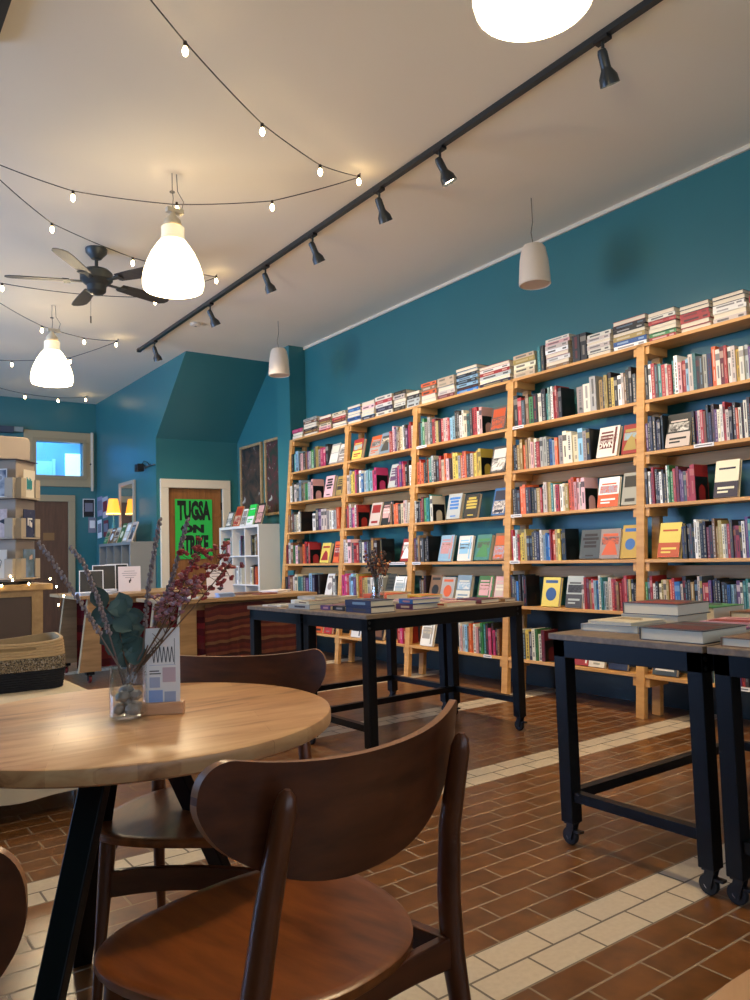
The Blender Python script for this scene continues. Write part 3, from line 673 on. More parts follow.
def flat_book(label, c, acc, loc, w, d, t, rotz=0.0, art=None, group=None):
    """a book lying on its back: cover (boards and spine), page block, printed cover blocks. Local: x 0..w (spine at x=0), y 0..d"""
    o = thing('flat_book', label, 'book', loc, rotz, group)
    bt = .0028; mb = MB()
    mb.box(0, w, 0, d, 0, bt).box(0, w, 0, d, t - bt, t).box(0, bt, 0, d, bt, t - bt)
    e = .0007; st = rb.randrange(4) if art is None else art
    if st == 0: mb.box(w * .15, w * .85, d * .62, d * .86, t, t + e, 1).box(w * .2, w * .7, d * .12, d * .2, t, t + e, 1)
    elif st == 1: mb.box(w * .08, w * .92, d * .08, d * .5, t, t + e, 1).box(w * .15, w * .8, d * .7, d * .8, t, t + e, 1)
    elif st == 2: mb.lathe([(0, 0), (w * .3, 0), (w * .3, e), (0, e)], 20, (w * .5, d * .42, t), 1).box(w * .12, w * .88, d * .78, d * .9, t, t + e, 1)
    else:
        for k in range(3): mb.box(w * .14, w * (.6 + .1 * k), d * (.8 - .13 * k), d * (.87 - .13 * k), t, t + e, 1)
    mb.box(-e, 0, d * .2, d * .7, t * .3, t * .7, 1)
    mb.build('cover', [cmat(c, 0), cmat(acc, 1)], o, fixn=False)
    MB().box(bt, w - .004, .004, d - .004, bt, t - bt).build('page_block', paper, o)
    return o
def Lbook(label, c, acc, u, v, z, w, d, t, r=0, art=None): 
    p = LP(u, v, z); return flat_book(label, c, acc, p, w, d, t, A + math.radians(r), art, 'books on the middle tables')
T0 = .7785
Lbook('navy clothbound book, bottom one of the pair at the near corner of the middle tables', 'N', 'D', 0.075, 0.060, T0, .165, .235, .033, 0, 3)
Lbook('navy clothbound book, top one of the pair at the near corner of the middle tables', 'N', 'A', 0.078, 0.066, T0 + .0338, .163, .232, .034, 1.5, 0)
Lbook('thin purple book lying just left of the two navy books', 'P', 'I', 0.085, 0.470, T0, .15, .105, .026, 0, 0)
Lbook('thin black book lying between the purple book and the navy pair', 'K', 'L', 0.100, 0.345, T0, .14, .12, .026, 0, 0)
Lbook('grey book at the left end of the middle tables with pages facing the cafe table', 'L', 'D', 0.050, 0.640, T0, .17, .23, .028, 90 - 88, 0)
Lbook('cream book lying on the grey book at the left end of the middle tables', 'C', 'S', 0.060, 0.660, T0 + .0288, .155, .20, .016, -6, 1)
Lbook('white book, bottom of the low pile left of the dried flowers', 'W', 'L', 0.300, 0.980, T0, .20, .27, .026, 4, 0)
Lbook('grey book on the white book left of the dried flowers', 'L', 'W', 0.310, 0.990, T0 + .0268, .19, .25, .022, -4, 3)
Lbook('white catalogue lying alone at the far left of the farther middle table', 'W', 'D', 0.060, 1.000, T0, .16, .2, .01, 6, 0)
Lbook('purple book, bottom of the pile right of the navy pair', 'P', 'W', 0.370, 0.070, T0, .2, .14, .03, 3, 0)
Lbook('blue and lilac book on top of the pile right of the navy pair', 'B', 'I', 0.375, 0.075, T0 + .0308, .19, .14, .026, -5, 1)
Lbook('red-edged grey book behind the lilac book on the middle tables', 'L', 'R', 0.360, 0.330, T0, .19, .22, .028, 2, 0)
Lbook('cream book with red back, front right on the nearer middle table', 'C', 'R', 0.620, 0.060, T0, .22, .16, .022, -3, 1)
Lbook('pink book lying at the middle of the nearer middle table', 'I', 'M', 0.640, 0.330, T0, .19, .22, .03, 6, 0)
Lbook('yellow book with an orange panel near the middle of the tables', 'Y', 'O', 0.900, 0.620, T0, .17, .21, .034, -6, 1)
Lbook('maroon book with purple edge near the right end of the middle tables', 'E', 'P', 0.900, 0.070, T0, .17, .2, .026, 5, 0)
Lbook('lilac magazine with a pink panel near the right end of the middle tables', 'I', 'P', 0.880, 0.330, T0, .15, .21, .012, -4, 2)
Lbook('brown book at the right end corner of the middle tables', 'S', 'C', 1.090, 0.060, T0, .1, .18, .02, 2, 0)
Lbook('dark orange book behind the dried flowers on the middle tables', 'O', 'S', 0.700, 0.740, T0, .19, .24, .05, 3, 0)
Lbook('khaki book at the far right of the farther middle table', 'H', 'W', 0.950, 1.000, T0, .17, .24, .04, -3, 0)
Lbook('white book lying at the far edge of the farther middle table', 'W', 'K', 0.550, 1.120, T0, .2, .13, .03, 3, 0)
def Rbook(label, c, acc, x, y, z, w, d, t, r=0, art=None): return flat_book(label, c, acc, (x, y, z), w, d, t, math.radians(r), art, 'books on the right tables')
Rbook('thick dark grey book with mauve-grey pages at the near end of the right table', 'D', 'E', 2.285, 1.64, T0, .235, .27, .042, -90, 1)
Rbook('grey and tan book at the front left corner of the right table', 'L', 'S', 2.40, 1.985, T0, .24, .22, .026, -84, 0)
Rbook('tan book on the grey one at the front left of the right table', 'C', 'H', 2.42, 1.965, T0 + .0268, .2, .2, .012, -92, 3)
Rbook('thick pale book, bottom of the pile at the back of the right table', 'C', 'L', 2.66, 1.99, T0, .25, .22, .045, -88, 0)
Rbook('red-panelled grey book topping the pile at the back of the right table', 'D', 'R', 2.665, 1.985, T0 + .0458, .25, .22, .045, -90, 1)
Rbook('purple and pink magazine lying over the middle of the right table', 'P', 'M', 2.60, 1.66, T0, .23, .27, .024, -95, 1)
Rbook('pink paperback on the purple magazine on the right table', 'I', 'R', 2.62, 1.62, T0 + .0248, .18, .2, .014, -86, 1)
Rbook('orange-brown book at the back middle of the right table', 'S', 'O', 2.93, 1.68, T0, .22, .25, .05, -90, 0)
Rbook('dark green book at the back of the right table behind the pile', 'G', 'D', 2.96, 1.98, T0, .22, .22, .06, -92, 3)
Rbook('brown patterned book on the table at the right edge of the photo', 'S', 'K', 2.29, 1.35, T0, .2, .3, .028, -90, 3)
Rbook('black book with a white cover panel on the table at the right edge', 'K', 'W', 2.53, 1.34, T0, .24, .24, .032, -88, 0)
Rbook('rose book behind the black one on the table at the right edge', 'I', 'W', 2.8, 1.35, T0, .22, .25, .04, -92, 1)

# small vase of dried flowers on the far middle table
vz = LP(.60, .70, T0)
jar_glass = glass('clear_jar_glass', (253, 254, 253), .03)
vs = thing('glass_vase', 'small clear glass jar holding dried flowers on the middle tables', 'vase', vz)
MB().lathe([(0, .002), (.040, .002), (.043, .01), (.043, .085), (.037, .098), (.039, .115), (.036, .115), (.034, .099), (.040, .084), (.040, .012), (0, .008)], 24).build('glass', jar_glass, vs, smooth=True)
MB().lathe([(0, .0), (.038, .0), (.038, .04), (0, .04)], 16, (0, 0, .012)).build('sand_fill', mottle('vase_fill', [(120, 90, 60), (170, 136, 92), (96, 70, 48)], 60), vs)
dark_stem = plain('dry_brown_stem', (84, 62, 44), .8)
def dried_bunch(loc, label, n=26, h=.30, sp=.10):
    t = thing('dried_flower_bunch', label, 'dried flowers', loc); r2 = random.Random(5)
    st, hd, hd2 = MB(), MB(), MB()
    for i in range(n):
        a = r2.uniform(0, 2 * PI); q = r2.uniform(.2, 1) * sp; hh = h * r2.uniform(.55, 1); x, y = q * math.cos(a), q * math.sin(a)
        st.tube([(x * .12, y * .12, .055), (x * .35, y * .35, .055 + hh * .45), (x, y, .055 + hh)], [.0016, .0014, .001], 5)
        for k in range(5):
            f = 1 - k * .09; (hd if i % 3 else hd2).blob((x * f + r2.uniform(-.01, .01), y * f + r2.uniform(-.01, .01), .055 + hh * f), (.008, .008, .009), seed=i * 7 + k, n=6, k=4)
    st.build('stems', dark_stem, t); hd.m = [0] * len(hd.f); hd2.m = [1] * len(hd2.f); hd._mg(hd2, Matrix.Identity(4)); hd.build('seed_heads', [mottle('dry_heads', [(70, 52, 40), (110, 80, 58), (60, 50, 52)], 80), mottle('dry_orange', [(150, 84, 40), (190, 112, 56), (120, 64, 36)], 80)], t)
dried_bunch(vz, 'dark dried flower bunch with rusty orange heads standing in the small jar')

# ------------------------------------------------------------------ round cafe tables
butcher = butcher_mat()
def round_table(label, c, R=.456, legs=None, yaw=0):
    t = thing('round_table', label, 'table', (c[0], c[1], 0), yaw, 'round cafe tables')
    MB().lathe([(0, .706), (R - .006, .706), (R - .001, .710), (R, .716), (R, .733), (R - .002, .738), (R - .007, .74), (0, .74)], 96).build('table_top', butcher, t, smooth=True)
    MB().lathe([(0, .695), (.17, .695), (.17, .706), (0, .706)], 32).build('mounting_plate', black_metal, t)
    for (tx, ty), (bx, by) in legs:
        mb = MB(); T, B = Vector((tx, ty, .70)), Vector((bx, by, 0)); dr = (B - T); side = Vector((-dr.y, dr.x, 0)).normalized(); fw = dr.cross(side).normalized()
        mb.add([T + side * a * .030 + fw * b * .014 for a, b in ((-1, -1), (1, -1), (1, 1), (-1, 1))] + [B + side * a * .024 + fw * b * .014 for a, b in ((-1, -1), (1, -1), (1, 1), (-1, 1))], [(0, 1, 2, 3), (7, 6, 5, 4), (0, 4, 5, 1), (1, 5, 6, 2), (2, 6, 7, 3), (3, 7, 4, 0)])
        mb.build('leg', black_metal, t, bevel=.003)
    return t
CT = (.608, 1.820)
LG = [((-.112, -.122), (-.342, -.332)), ((.080, .100), (.432, .280)), ((-.03, .08), (.0, .46))]
round_table('round pale wood cafe table with black splayed legs holding the glass jar of dried stems', CT, legs=LG)
round_table('round pale wood cafe table, only its rim showing in the bottom right corner', (.63, -.080), legs=LG, yaw=.5)

ply_edge = plain('ply_edge', (150, 100, 62), .35)
# ------------------------------------------------------------------ walnut chairs
def make_chair(label, loc, rotz):
    """origin at the floor under the seat centre, sitter faces +y"""
    t = thing('walnut_chair', label, 'chair', loc, rotz, 'walnut cafe chairs')
    # seat: rounded trapezoid, gently dished
    def outline(a, k=1.0):
        c, s = math.cos(a), math.sin(a); n = 2.6
        x = abs(c) ** (2 / n) * math.copysign(1, c); y = abs(s) ** (2 / n) * math.copysign(1, s)
        return x * (.254 + .056 * y) * k, y * .24 * k
    mb = MB(); N = 48; rings = [0, .3, .55, .75, .9, .975, 1.0]; H = .452
    zt = lambda k: H - .012 * (1 - k * k) if k < 1 else H - .004
    vs = []; fs = []
    for k in rings[1:]:
        for j in range(N):
            x, y = outline(2 * PI * j / N, k); vs.append((x, y, zt(k)))
    R = len(rings) - 1
    for k in (1.0, .985, .5):
        for j in range(N):
            x, y = outline(2 * PI * j / N, k); vs.append((x, y, H - (.016 if k == 1.0 else .021)))
    R2 = R + 3
    for i in range(R2 - 1):
        for j in range(N): fs.append((i * N + j, i * N + (j + 1) % N, (i + 1) * N + (j + 1) % N, (i + 1) * N + j))
    vs.append((0, 0, zt(0))); fs += [(len(vs) - 1, (j + 1) % N, j) for j in range(N)]
    vs.append((0, 0, H - .021)); fs += [(len(vs) - 1, (R2 - 1) * N + j, (R2 - 1) * N + (j + 1) % N) for j in range(N)]
    mb.add(vs, fs); mb.build('seat', walnut_s, t, smooth=True)
    # backrest: bent half-moon panel
    W = .298
    def yb(s, z): return -.240 + .080 * abs(s) ** 2.1 - (z - .60) * .17
    def rnd(s): q = max(0, (abs(s) - .84) / .16); return 1 - math.sqrt(max(0, 1 - q * q))
    def top(s): return .803 + .034 * abs(s) ** 2.2 - .055 * rnd(s)
    def bot(s): return .618 + .118 * abs(s) ** 2.4 + .035 * rnd(s)
    nu, nv = 56, 10; th = .0075
    mb = MB()
    def P(i, j, o):
        s = math.sin(PI / 2 * (-1 + 2 * i / nu)); z = bot(s) + (top(s) - bot(s)) * j / nv; return (W * s * (1 - .03 * s * s), yb(s, z) + o, z)
    w = nv + 1
    front = [P(i, j, th) for i in range(nu + 1) for j in range(nv + 1)]; back = [P(i, j, -th) for i in range(nu + 1) for j in range(nv + 1)]
    n0 = len(front); fs = []; ed = []
    for i in range(nu):
        for j in range(nv): a = i * w + j; fs += [(a, a + w, a + w + 1, a + 1), (n0 + a, n0 + a + 1, n0 + a + w + 1, n0 + a + w)]
        ed += [(i * w + nv, (i + 1) * w + nv, n0 + (i + 1) * w + nv, n0 + i * w + nv), (i * w, n0 + i * w, n0 + (i + 1) * w, (i + 1) * w)]
    for j in range(nv): fs += [(j, j + 1, n0 + j + 1, n0 + j), (nu * w + j, n0 + nu * w + j, n0 + nu * w + j + 1, nu * w + j + 1)]
    mb.add(front + back, fs + ed); mb.m[len(fs):] = [1] * len(ed); mb.build('backrest', [walnut, ply_edge], t, smooth=True)
    for sx in (-1, 1):
        pts = [(sx * .236, -.285, 0), (sx * .229, -.245, .22), (sx * .222, -.222, .40), (sx * .218, -.222, .50), (sx * 0.2060, -.238, .62), (sx * 0.2020, -.262, .72), (sx * 0.2000, -.272, .760), (sx * 0.1995, -.276, .778), (sx * 0.1990, -.277, .786)]
        MB().tube(pts, [.013, .018, .023, .0225, .0205, .0185, .0175, .013, .005], 16, flat=.86, up=(0, 1, 0)).build('rear_leg', walnut_v, t, smooth=True)
        pts = [(sx * .222, .200, 0), (sx * .214, .180, .22), (sx * .206, .165, .38), (sx * .204, .162, .432)]
        MB().tube(pts, [.011, .016, .021, .021], 16, flat=.9, up=(0, 1, 0)).build('front_leg', walnut_v, t, smooth=True)
        MB().prism([(-.225, .43), (.165, .43), (.165, .385), (.1, .40), (-.1, .40), (-.225, .375)], sx * .205 - .011, sx * .205 + .011, 'x').build('side_rail', walnut, t, bevel=.003)
    for y, nm in ((.165, 'front_stretcher'), (-.222, 'rear_stretcher')):
        k = 12; up = [(-.215 + .43 * i / k, .352 + .012 * math.sin(PI * i / k)) for i in range(k + 1)]; lo = [(-.215 + .43 * i / k, .288 + .022 * math.sin(PI * i / k)) for i in range(k, -1, -1)]
        if nm == 'rear_stretcher': up = [(a, b + .075) for a, b in up]; lo = [(a, b + .085) for a, b in lo]
        MB().prism(up + lo, y - .010, y + .010, 'y').build(nm, walnut, t, bevel=.003)
    return t
ch = make_chair('walnut chair in the foreground seen from behind with its curved backrest to the camera', (.656, 1.25, 0), math.radians(12))
dup(ch, (.846, 1.95, 0), math.radians(139.5), 'walnut chair on the far side of the round table facing the camera')
dup(ch, (-.166, .712, 0), math.radians(163), 'walnut chair cut off by the left edge, only one rounded backrest end showing')

# ------------------------------------------------------------------ glass jar with dried stems, stones, card holder on the round table
JC = Vector((.588, 1.806, .7402))
jr = thing('glass_jar', 'clear glass jar with stones and dried stems on the round cafe table', 'jar', JC)
MB().lathe([(0, .001), (.036, .001), (.042, .006), (.0425, .012), (.042, .095), (.0405, .104), (.0415, .112), (.0415, .118), (.0385, .118), (.0385, .104), (.0395, .095), (.0395, .012), (.035, .008), (0, .007)], 36).build('glass', jar_glass, jr, smooth=True)
stone_m = mottle('grey_stone', [(176, 164, 152), (226, 216, 200), (150, 140, 132)], 30)
r3 = random.Random(3); k = 0
spots = [(.019, .004, .0205), (-.018, .008, .0205), (.001, -.020, .0205), (.006, .022, .031), (.014, -.010, .050), (-.015, -.009, .050), (.0, .014, .060)]
for x, y, z in spots:
    o = MB().blob((0, 0, 0), (r3.uniform(.0165, .019), r3.uniform(.0145, .017), .0125), seed=k, n=10, k=7, rough=.14).build('stone', stone_m, smooth=True, loc=JC + Vector((x, y, z)), rot=(r3.uniform(-.4, .4), r3.uniform(-.4, .4), r3.uniform(0, 3)))
    tag(o, 'grey pebble lying in the glass jar on the round table', 'stone', 'pebbles in the glass jar'); k += 1
STEMS = {'lav1' : [(0.574, 1.809, 0.803), (0.564, 1.797, 0.858), (0.49, 1.799, 0.992), (0.423, 1.821, 1.106), (0.398, 1.83, 1.145)] ,'lav2' : [(0.583, 1.806, 0.803), (0.556, 1.806, 0.896), (0.523, 1.813, 1.012), (0.492, 1.823, 1.1), (0.466, 1.832, 1.132)] ,'lav3' : [(0.597, 1.801, 0.801), (0.622, 1.801, 0.89), (0.635, 1.801, 1.029), (0.648, 1.796, 1.111), (0.662, 1.792, 1.194)] ,'lav4' : [(0.601, 1.8, 0.801), (0.64, 1.818, 0.911), (0.696, 1.806, 1.05), (0.733, 1.794, 1.194)] ,'red1' : [(0.597, 1.801, 0.801), (0.647, 1.759, 0.937), (0.713, 1.737, 1.073), (0.736, 1.729, 1.131)] ,'red2' : [(0.603, 1.799, 0.801), (0.666, 1.778, 0.923), (0.755, 1.748, 1.048), (0.804, 1.732, 1.113)] ,'pink' : [(0.593, 1.802, 0.802), (0.641, 1.808, 0.911), (0.675, 1.8, 0.991), (0.691, 1.795, 1.026)] ,'pink2' : [(0.599, 1.8, 0.801), (0.634, 1.757, 0.916), (0.686, 1.733, 1.005), (0.713, 1.725, 1.038)] ,'br1' : [(0.606, 1.798, 0.801), (0.652, 1.773, 0.901), (0.695, 1.756, 1.004)] ,'euc' : [(0.58, 1.807, 0.803), (0.581, 1.814, 0.882), (0.571, 1.822, 0.951), (0.544, 1.831, 0.994)] ,'euc2' : [(0.587, 1.804, 0.802), (0.591, 1.828, 0.891), (0.586, 1.843, 0.949), (0.593, 1.84, 0.976)] ,'redtip' : [(0.601, 1.8, 0.801), (0.734, 1.73, 1.002), (0.807, 1.706, 1.094)] ,}
lav_stem = plain('dry_lavender_stem', (120, 104, 96), .8); lav_bud = mottle('dry_lavender', [(150, 134, 128), (182, 166, 154), (128, 114, 118)], 90)
red_bud = mottle('dry_red_flower', [(178, 72, 66), (206, 102, 90), (140, 52, 54)], 60); pink_bud = mottle('dry_pink_flower', [(176, 104, 100), (190, 140, 134), (140, 118, 140)], 60)
euc_leaf = mottle('eucalyptus_leaf', [(62, 86, 82), (112, 140, 138), (78, 104, 98)], 12, rough=.6)
brown_stem = plain('dry_twig', (108, 82, 62), .8)
def along(pts, f):
    pts = [Vector(p) for p in pts]; L = [(pts[i + 1] - pts[i]).length for i in range(len(pts) - 1)]; d = f * sum(L)
    for i, l in enumerate(L):
        if d <= l or i == len(L) - 1: return pts[i].lerp(pts[i + 1], d / l)
        d -= l
def smooth_path(pts, n=14): return [along(pts, i / n) for i in range(n + 1)]
def leaf(mb, p, d, up, L, W):
    d = d.normalized(); s = d.cross(up).normalized(); nrm = s.cross(d)
    prof = [(0, .12), (.25, .8), (.5, 1), (.75, .75), (1, .05)]; vs = []
    for f, wd in prof:
        for sd in (-1, 0, 1): vs.append(p + d * L * f + s * sd * W * wd * .5 + nrm * (abs(sd) * .12 * W - .25 * L * f * f) + nrm * .0004)
    vs2 = [v - nrm * .0008 for v in vs]; n = len(vs); fs = []
    for i in range(4):
        for j in range(2): a = i * 3 + j; fs += [(a, a + 1, a + 4, a + 3), (n + a, n + a + 3, n + a + 4, n + a + 1)]
        fs += [(i * 3, i * 3 + 3, n + i * 3 + 3, n + i * 3), (i * 3 + 2, n + i * 3 + 2, n + i * 3 + 5, i * 3 + 5)]
    mb.add(vs + vs2, fs)
r4 = random.Random(9)
SLAB = {'lav1': 'longest dried lavender stem, leaning far left out of the glass jar', 'lav2': 'dried lavender stem leaning left, just right of the longest one', 'lav3': 'upright dried lavender stem rising from the middle of the glass jar', 'lav4': 'tall dried lavender stem leaning right towards the green poster',
        'red1': 'dried red flower sprig below the green poster, left of the other red sprig', 'red2': 'dried red flower sprig reaching in front of the white cube shelf', 'redtip': 'dried sprig with a small red tip reaching furthest right', 'pink': 'short dried pink and lilac flower sprig right of the jar', 'pink2': 'dried pink flower sprig crossing in front of the counter', 'br1': 'bare brown dried twig leaning right out of the jar',
        'euc': 'grey-green eucalyptus sprig on the left of the jar', 'euc2': 'grey-green eucalyptus sprig rising in the middle of the jar'}
for nm, pts in STEMS.items():
    pts = [Vector(p) for p in pts]; foot = JC + Vector((r4.uniform(-.012, .012), r4.uniform(-.012, .012), .075)); path = smooth_path([foot] + pts[1:] if pts[0].z < .83 else [foot] + pts)
    kind = 'lavender_stem' if nm.startswith('lav') else 'eucalyptus_sprig' if nm.startswith('euc') else 'dried_twig' if nm == 'br1' else 'red_flower_sprig'
    t = thing(kind, SLAB[nm], 'dried plant', foot); inv = Matrix.Translation(-foot); loc = [p - foot for p in path]
    MB().tube(loc, [.0022 - .0012 * i / (len(loc) - 1) for i in range(len(loc))], 6).build('stem', lav_stem if kind == 'lavender_stem' else brown_stem, t, smooth=True)
    if kind == 'lavender_stem':
        mb = MB()
        for i in range(64):
            f = .36 + .64 * i / 63; p = along(loc, f); a = i * 2.4; mb.blob((p.x + .0038 * math.cos(a), p.y + .0038 * math.sin(a), p.z + .002), (.0037, .0037, .0050), seed=i, n=6, k=4)
        mb.build('buds', lav_bud, t, smooth=True)
    elif kind == 'red_flower_sprig':
        mb = MB(); big = nm.startswith('red'); m = red_bud if big else pink_bud; end = loc[-1]; n = 34 if nm != 'redtip' else 12
        tw = MB()
        for i in range(n):
            f = r4.uniform(.72 if nm == 'redtip' else .66, 1.0); p = along(loc, f); q = p + Vector((r4.gauss(0, .017), r4.gauss(0, .012), r4.gauss(.006, .013)))
            tw.tube([p, q], .0007, 4)
            for k in range(3): mb.blob((q.x + r4.uniform(-.005, .005), q.y + r4.uniform(-.005, .005), q.z + r4.uniform(-.004, .004)), (.0056, .005, .004), seed=i * 3 + k, n=6, k=4, rough=.35)
        tw.m = [1] * len(tw.f); mb._mg(tw, Matrix.Identity(4)); mb.build('flower_spray', [m, brown_stem], t, smooth=True)
    elif kind == 'eucalyptus_sprig':
        mb = MB()
        for i in range(15):
            f = .36 + .64 * i / 14; p = along(loc, f); a = i * 2.4 + r4.uniform(-.4, .4); d = Vector((.81 * math.cos(a), -.5 * math.cos(a) + r4.uniform(-.5, .5), .75 * math.sin(a) + .15))
            leaf(mb, p, d, Vector((-.5 + r4.uniform(-.4, .4), -.8, r4.uniform(-.1, .6))), r4.uniform(.042, .058), r4.uniform(.036, .048))
        mb.build('leaves', euc_leaf, t, smooth=True)
    else:
        mb = MB()
        for i in range(14):
            p = along(loc, .4 + .6 * i / 13); q = p + Vector((r4.uniform(-.02, .02), r4.uniform(-.02, .02), .02)); mb.tube([p, q], [.001, .0005], 4)
        mb.build('side_twigs', brown_stem, t)
# card in its wooden holder
hd = thing('card_holder', 'small pale wooden block holding the printed card beside the glass jar', 'card holder', (.664, 1.790, .7402), math.atan2(-.046, .079))
mb = MB(); mb.box(-.049, .049, -.016, -.002, 0, .027).box(-.049, .049, .002, .016, 0, .027).box(-.049, .049, -.002, .002, 0, .008)
mb.build('block', wood('holder_wood', (206, 152, 110), (226, 178, 136), (4, 30, 30), .5), hd, bevel=.0015)
cd = thing('menu_card', 'white printed card with scribbled strokes and pale blue pictures standing on the round table', 'card', (.664, 1.790, .7486), math.atan2(-.046, .079))
MB().box(-.040, .040, -.0012, .0012, 0, .190).build('sheet', white_paper, cd)
mb = MB(); ink = 0; e0, e1 = -.0018, -.0012
for i in range(11):
    x = -.024 + i * .0046; dz = .018 * (1 if i % 2 else -1)
    mb.add([(x - .0009, e0, .128 - dz), (x + .0009, e0, .128 - dz), (x + .0049, e0, .128 + dz), (x + .0031, e0, .128 + dz)], [(0, 1, 2, 3)], 0)
mb.box(.0275, .0285, e0, e1, .105, .165, 0)
mb.box(-.03, .03, e0, e1, .1035, .1045, 1); mb.box(-.03, -.008, e0, e1, .089, .0915, 0); mb.box(-.03, -.004, e0, e1, .083, .0855, 0)
mb.box(0, .03, e0, e1, .064, .098, 2); mb.box(-.03, -.006, e0, e1, .052, .076, 1); mb.box(-.032, .0, e0, e1, .012, .046, 3); mb.box(.004, .03, e0, e1, .018, .042, 1); mb.box(.006, .03, e0, e1, .010, .014, 3)
mb.build('print', [plain('print_ink', (60, 62, 70), .6), plain('print_blue_grey', (176, 184, 208), .6), plain('print_pink', (206, 182, 190), .6), plain('print_blue', (150, 176, 226), .6)], cd, fixn=False)

# ------------------------------------------------------------------ low cloth-covered bench with the woven basket
cloth = plain('cream_cloth', (214, 200, 176), .9, var=.06, scale=10)
bn = thing('cloth_covered_bench', 'low bench under a cream cloth left of the round table', 'bench', (.15, 3.98, 0))
mb = MB(); x0, x1, y0, y1, zt, zb = -.9, .90, -.34, .36, .50, .10
pts = []; per = []
def rr(k, off):
    out = []; r = .05
    for cx, cy, a0 in ((x1 - r, y1 - r, 0), (x0 + r, y1 - r, PI / 2), (x0 + r, y0 + r, PI), (x1 - r, y0 + r, 1.5 * PI)):
        for i in range(7): a = a0 + PI / 2 * i / 6; out.append((cx + (r + off) * math.cos(a), cy + (r + off) * math.sin(a)))
    res = []
    for i in range(len(out)):
        a, b = Vector(out[i]), Vector(out[(i + 1) % len(out)]); n = max(1, int((b - a).length / .03))
        for q in range(n): res.append(tuple(a.lerp(b, q / n)))
    return res
base = rr(0, -.012); n = len(base); vs = []
for li, (off, z, wv) in enumerate(((-.012, zt, 0), (-.003, zt - .003, 0), (0, zt - .012, .001), (.004, zt - .10, .006), (.008, zt - .20, .012), (.014, zb, .018))):
    P = rr(0, off)
    for i in range(n):
        p = P[i % len(P)]; w = wv * math.sin(i * .55) ; c = Vector((p[0] - 0, p[1] - 0)); d = Vector((p[0] / .9, p[1] / .35)).normalized()
        vs.append((p[0] + d.x * w, p[1] + d.y * w, z + (.012 * math.sin(i * .21) if li == 5 else 0)))
fs = [(l * n + i, l * n + (i + 1) % n, (l + 1) * n + (i + 1) % n, (l + 1) * n + i) for l in range(5) for i in range(n)] + [tuple(range(n))]
mb.add(vs, fs); mb.build('cloth', cloth, bn, smooth=True)
MB().box(x0 + .02, x1 - .02, y0 + .02, y1 - .02, .46, .495).build('bench_top', counter_wood, bn)
for x in (x0 + .05, x1 - .09):
    for y in (y0 + .04, y1 - .08): MB().box(x, x + .04, y, y + .04, 0, .46).build('leg', counter_wood, bn)
def basket():
    t = thing('woven_basket', 'rope basket with beige rim, speckled middle and black base on the cream cloth', 'basket', (.735, 4.12, .5005), math.radians(-4))
    W, D, H, r = .255, .15, .235, .07
    def ring(off):
        out = []
        for cx, cy, a0 in ((W - r, D - r, 0), (-W + r, D - r, PI / 2), (-W + r, -D + r, PI), (W - r, -D + r, 1.5 * PI)):
            for i in range(9): a = a0 + PI / 2 * i / 8; out.append((cx + (r + off) * math.cos(a), cy + (r + off) * math.sin(a)))
        res = []
        for i in range(len(out)):
            a, b = Vector(out[i]), Vector(out[(i + 1) % len(out)]); q = max(1, int((b - a).length / .02))
            for k in range(q): res.append(a.lerp(b, k / q))
        return res
    cores = {'base': (0, .092, plain('rope_black', (26, 28, 36), .9, var=.2, scale=60)), 'band': (.092, .155, mottle('rope_speckled', [(58, 54, 52), (176, 156, 122), (80, 72, 64), (170, 150, 118)], 150, .9, detail=1)), 'rim': (.155, H, plain('rope_beige', (196, 166, 124), .9, var=.12, scale=50))}
    P = ring(0); n = len(P)
    for nm, (za, zb_, m) in cores.items():
        mb = MB(); rows = max(2, int((zb_ - za) / .0115)); dz = (zb_ - za) / rows; prof = []
        for i in range(rows):
            for q in range(4): ang = PI * (q + .5) / 4 - PI / 2; prof.append((.0055 * math.cos(ang), za + dz * (i + .5) + dz * .5 * math.sin(ang)))
        vs = []; N2 = len(prof)
        def pos(i, off, z):
            bulge = .012 * math.sin(PI * min(1, z / H)) + off; c = P[i]; d = Vector((c.x / W, c.y / D)).normalized(); zz = z + (.012 * (math.cos(4 * PI * i / n)) * (z / H) ** 3)
            return (c.x + d.x * bulge, c.y + d.y * bulge, zz)
        for off, z in prof: vs += [pos(i, off, z) for i in range(n)]
        for off, z in reversed(prof): vs += [pos(i, -.012, z) for i in range(n)]
        fs = []
        tot = 2 * N2
        slot = set()
        for l in range(tot):
            for i in range(n):
                if nm == 'rim':
                    zmid = prof[l if l < N2 else tot - 1 - l][1]; c = P[i]
                    if .192 < zmid < .212 and c.y < -D + .02 and abs(c.x - .035) < .085: continue
                fs.append((l * n + i, l * n + (i + 1) % n, ((l + 1) % tot) * n + (i + 1) % n, ((l + 1) % tot) * n + i))
        mb.add(vs, fs)
        if nm == 'base': mb.add([(p.x * .97, p.y * .97, .006) for p in P], [tuple(range(n))])
        mb.build({'base': 'black_base', 'band': 'speckled_band', 'rim': 'beige_rim'}[nm], m, t, smooth=True)
basket()
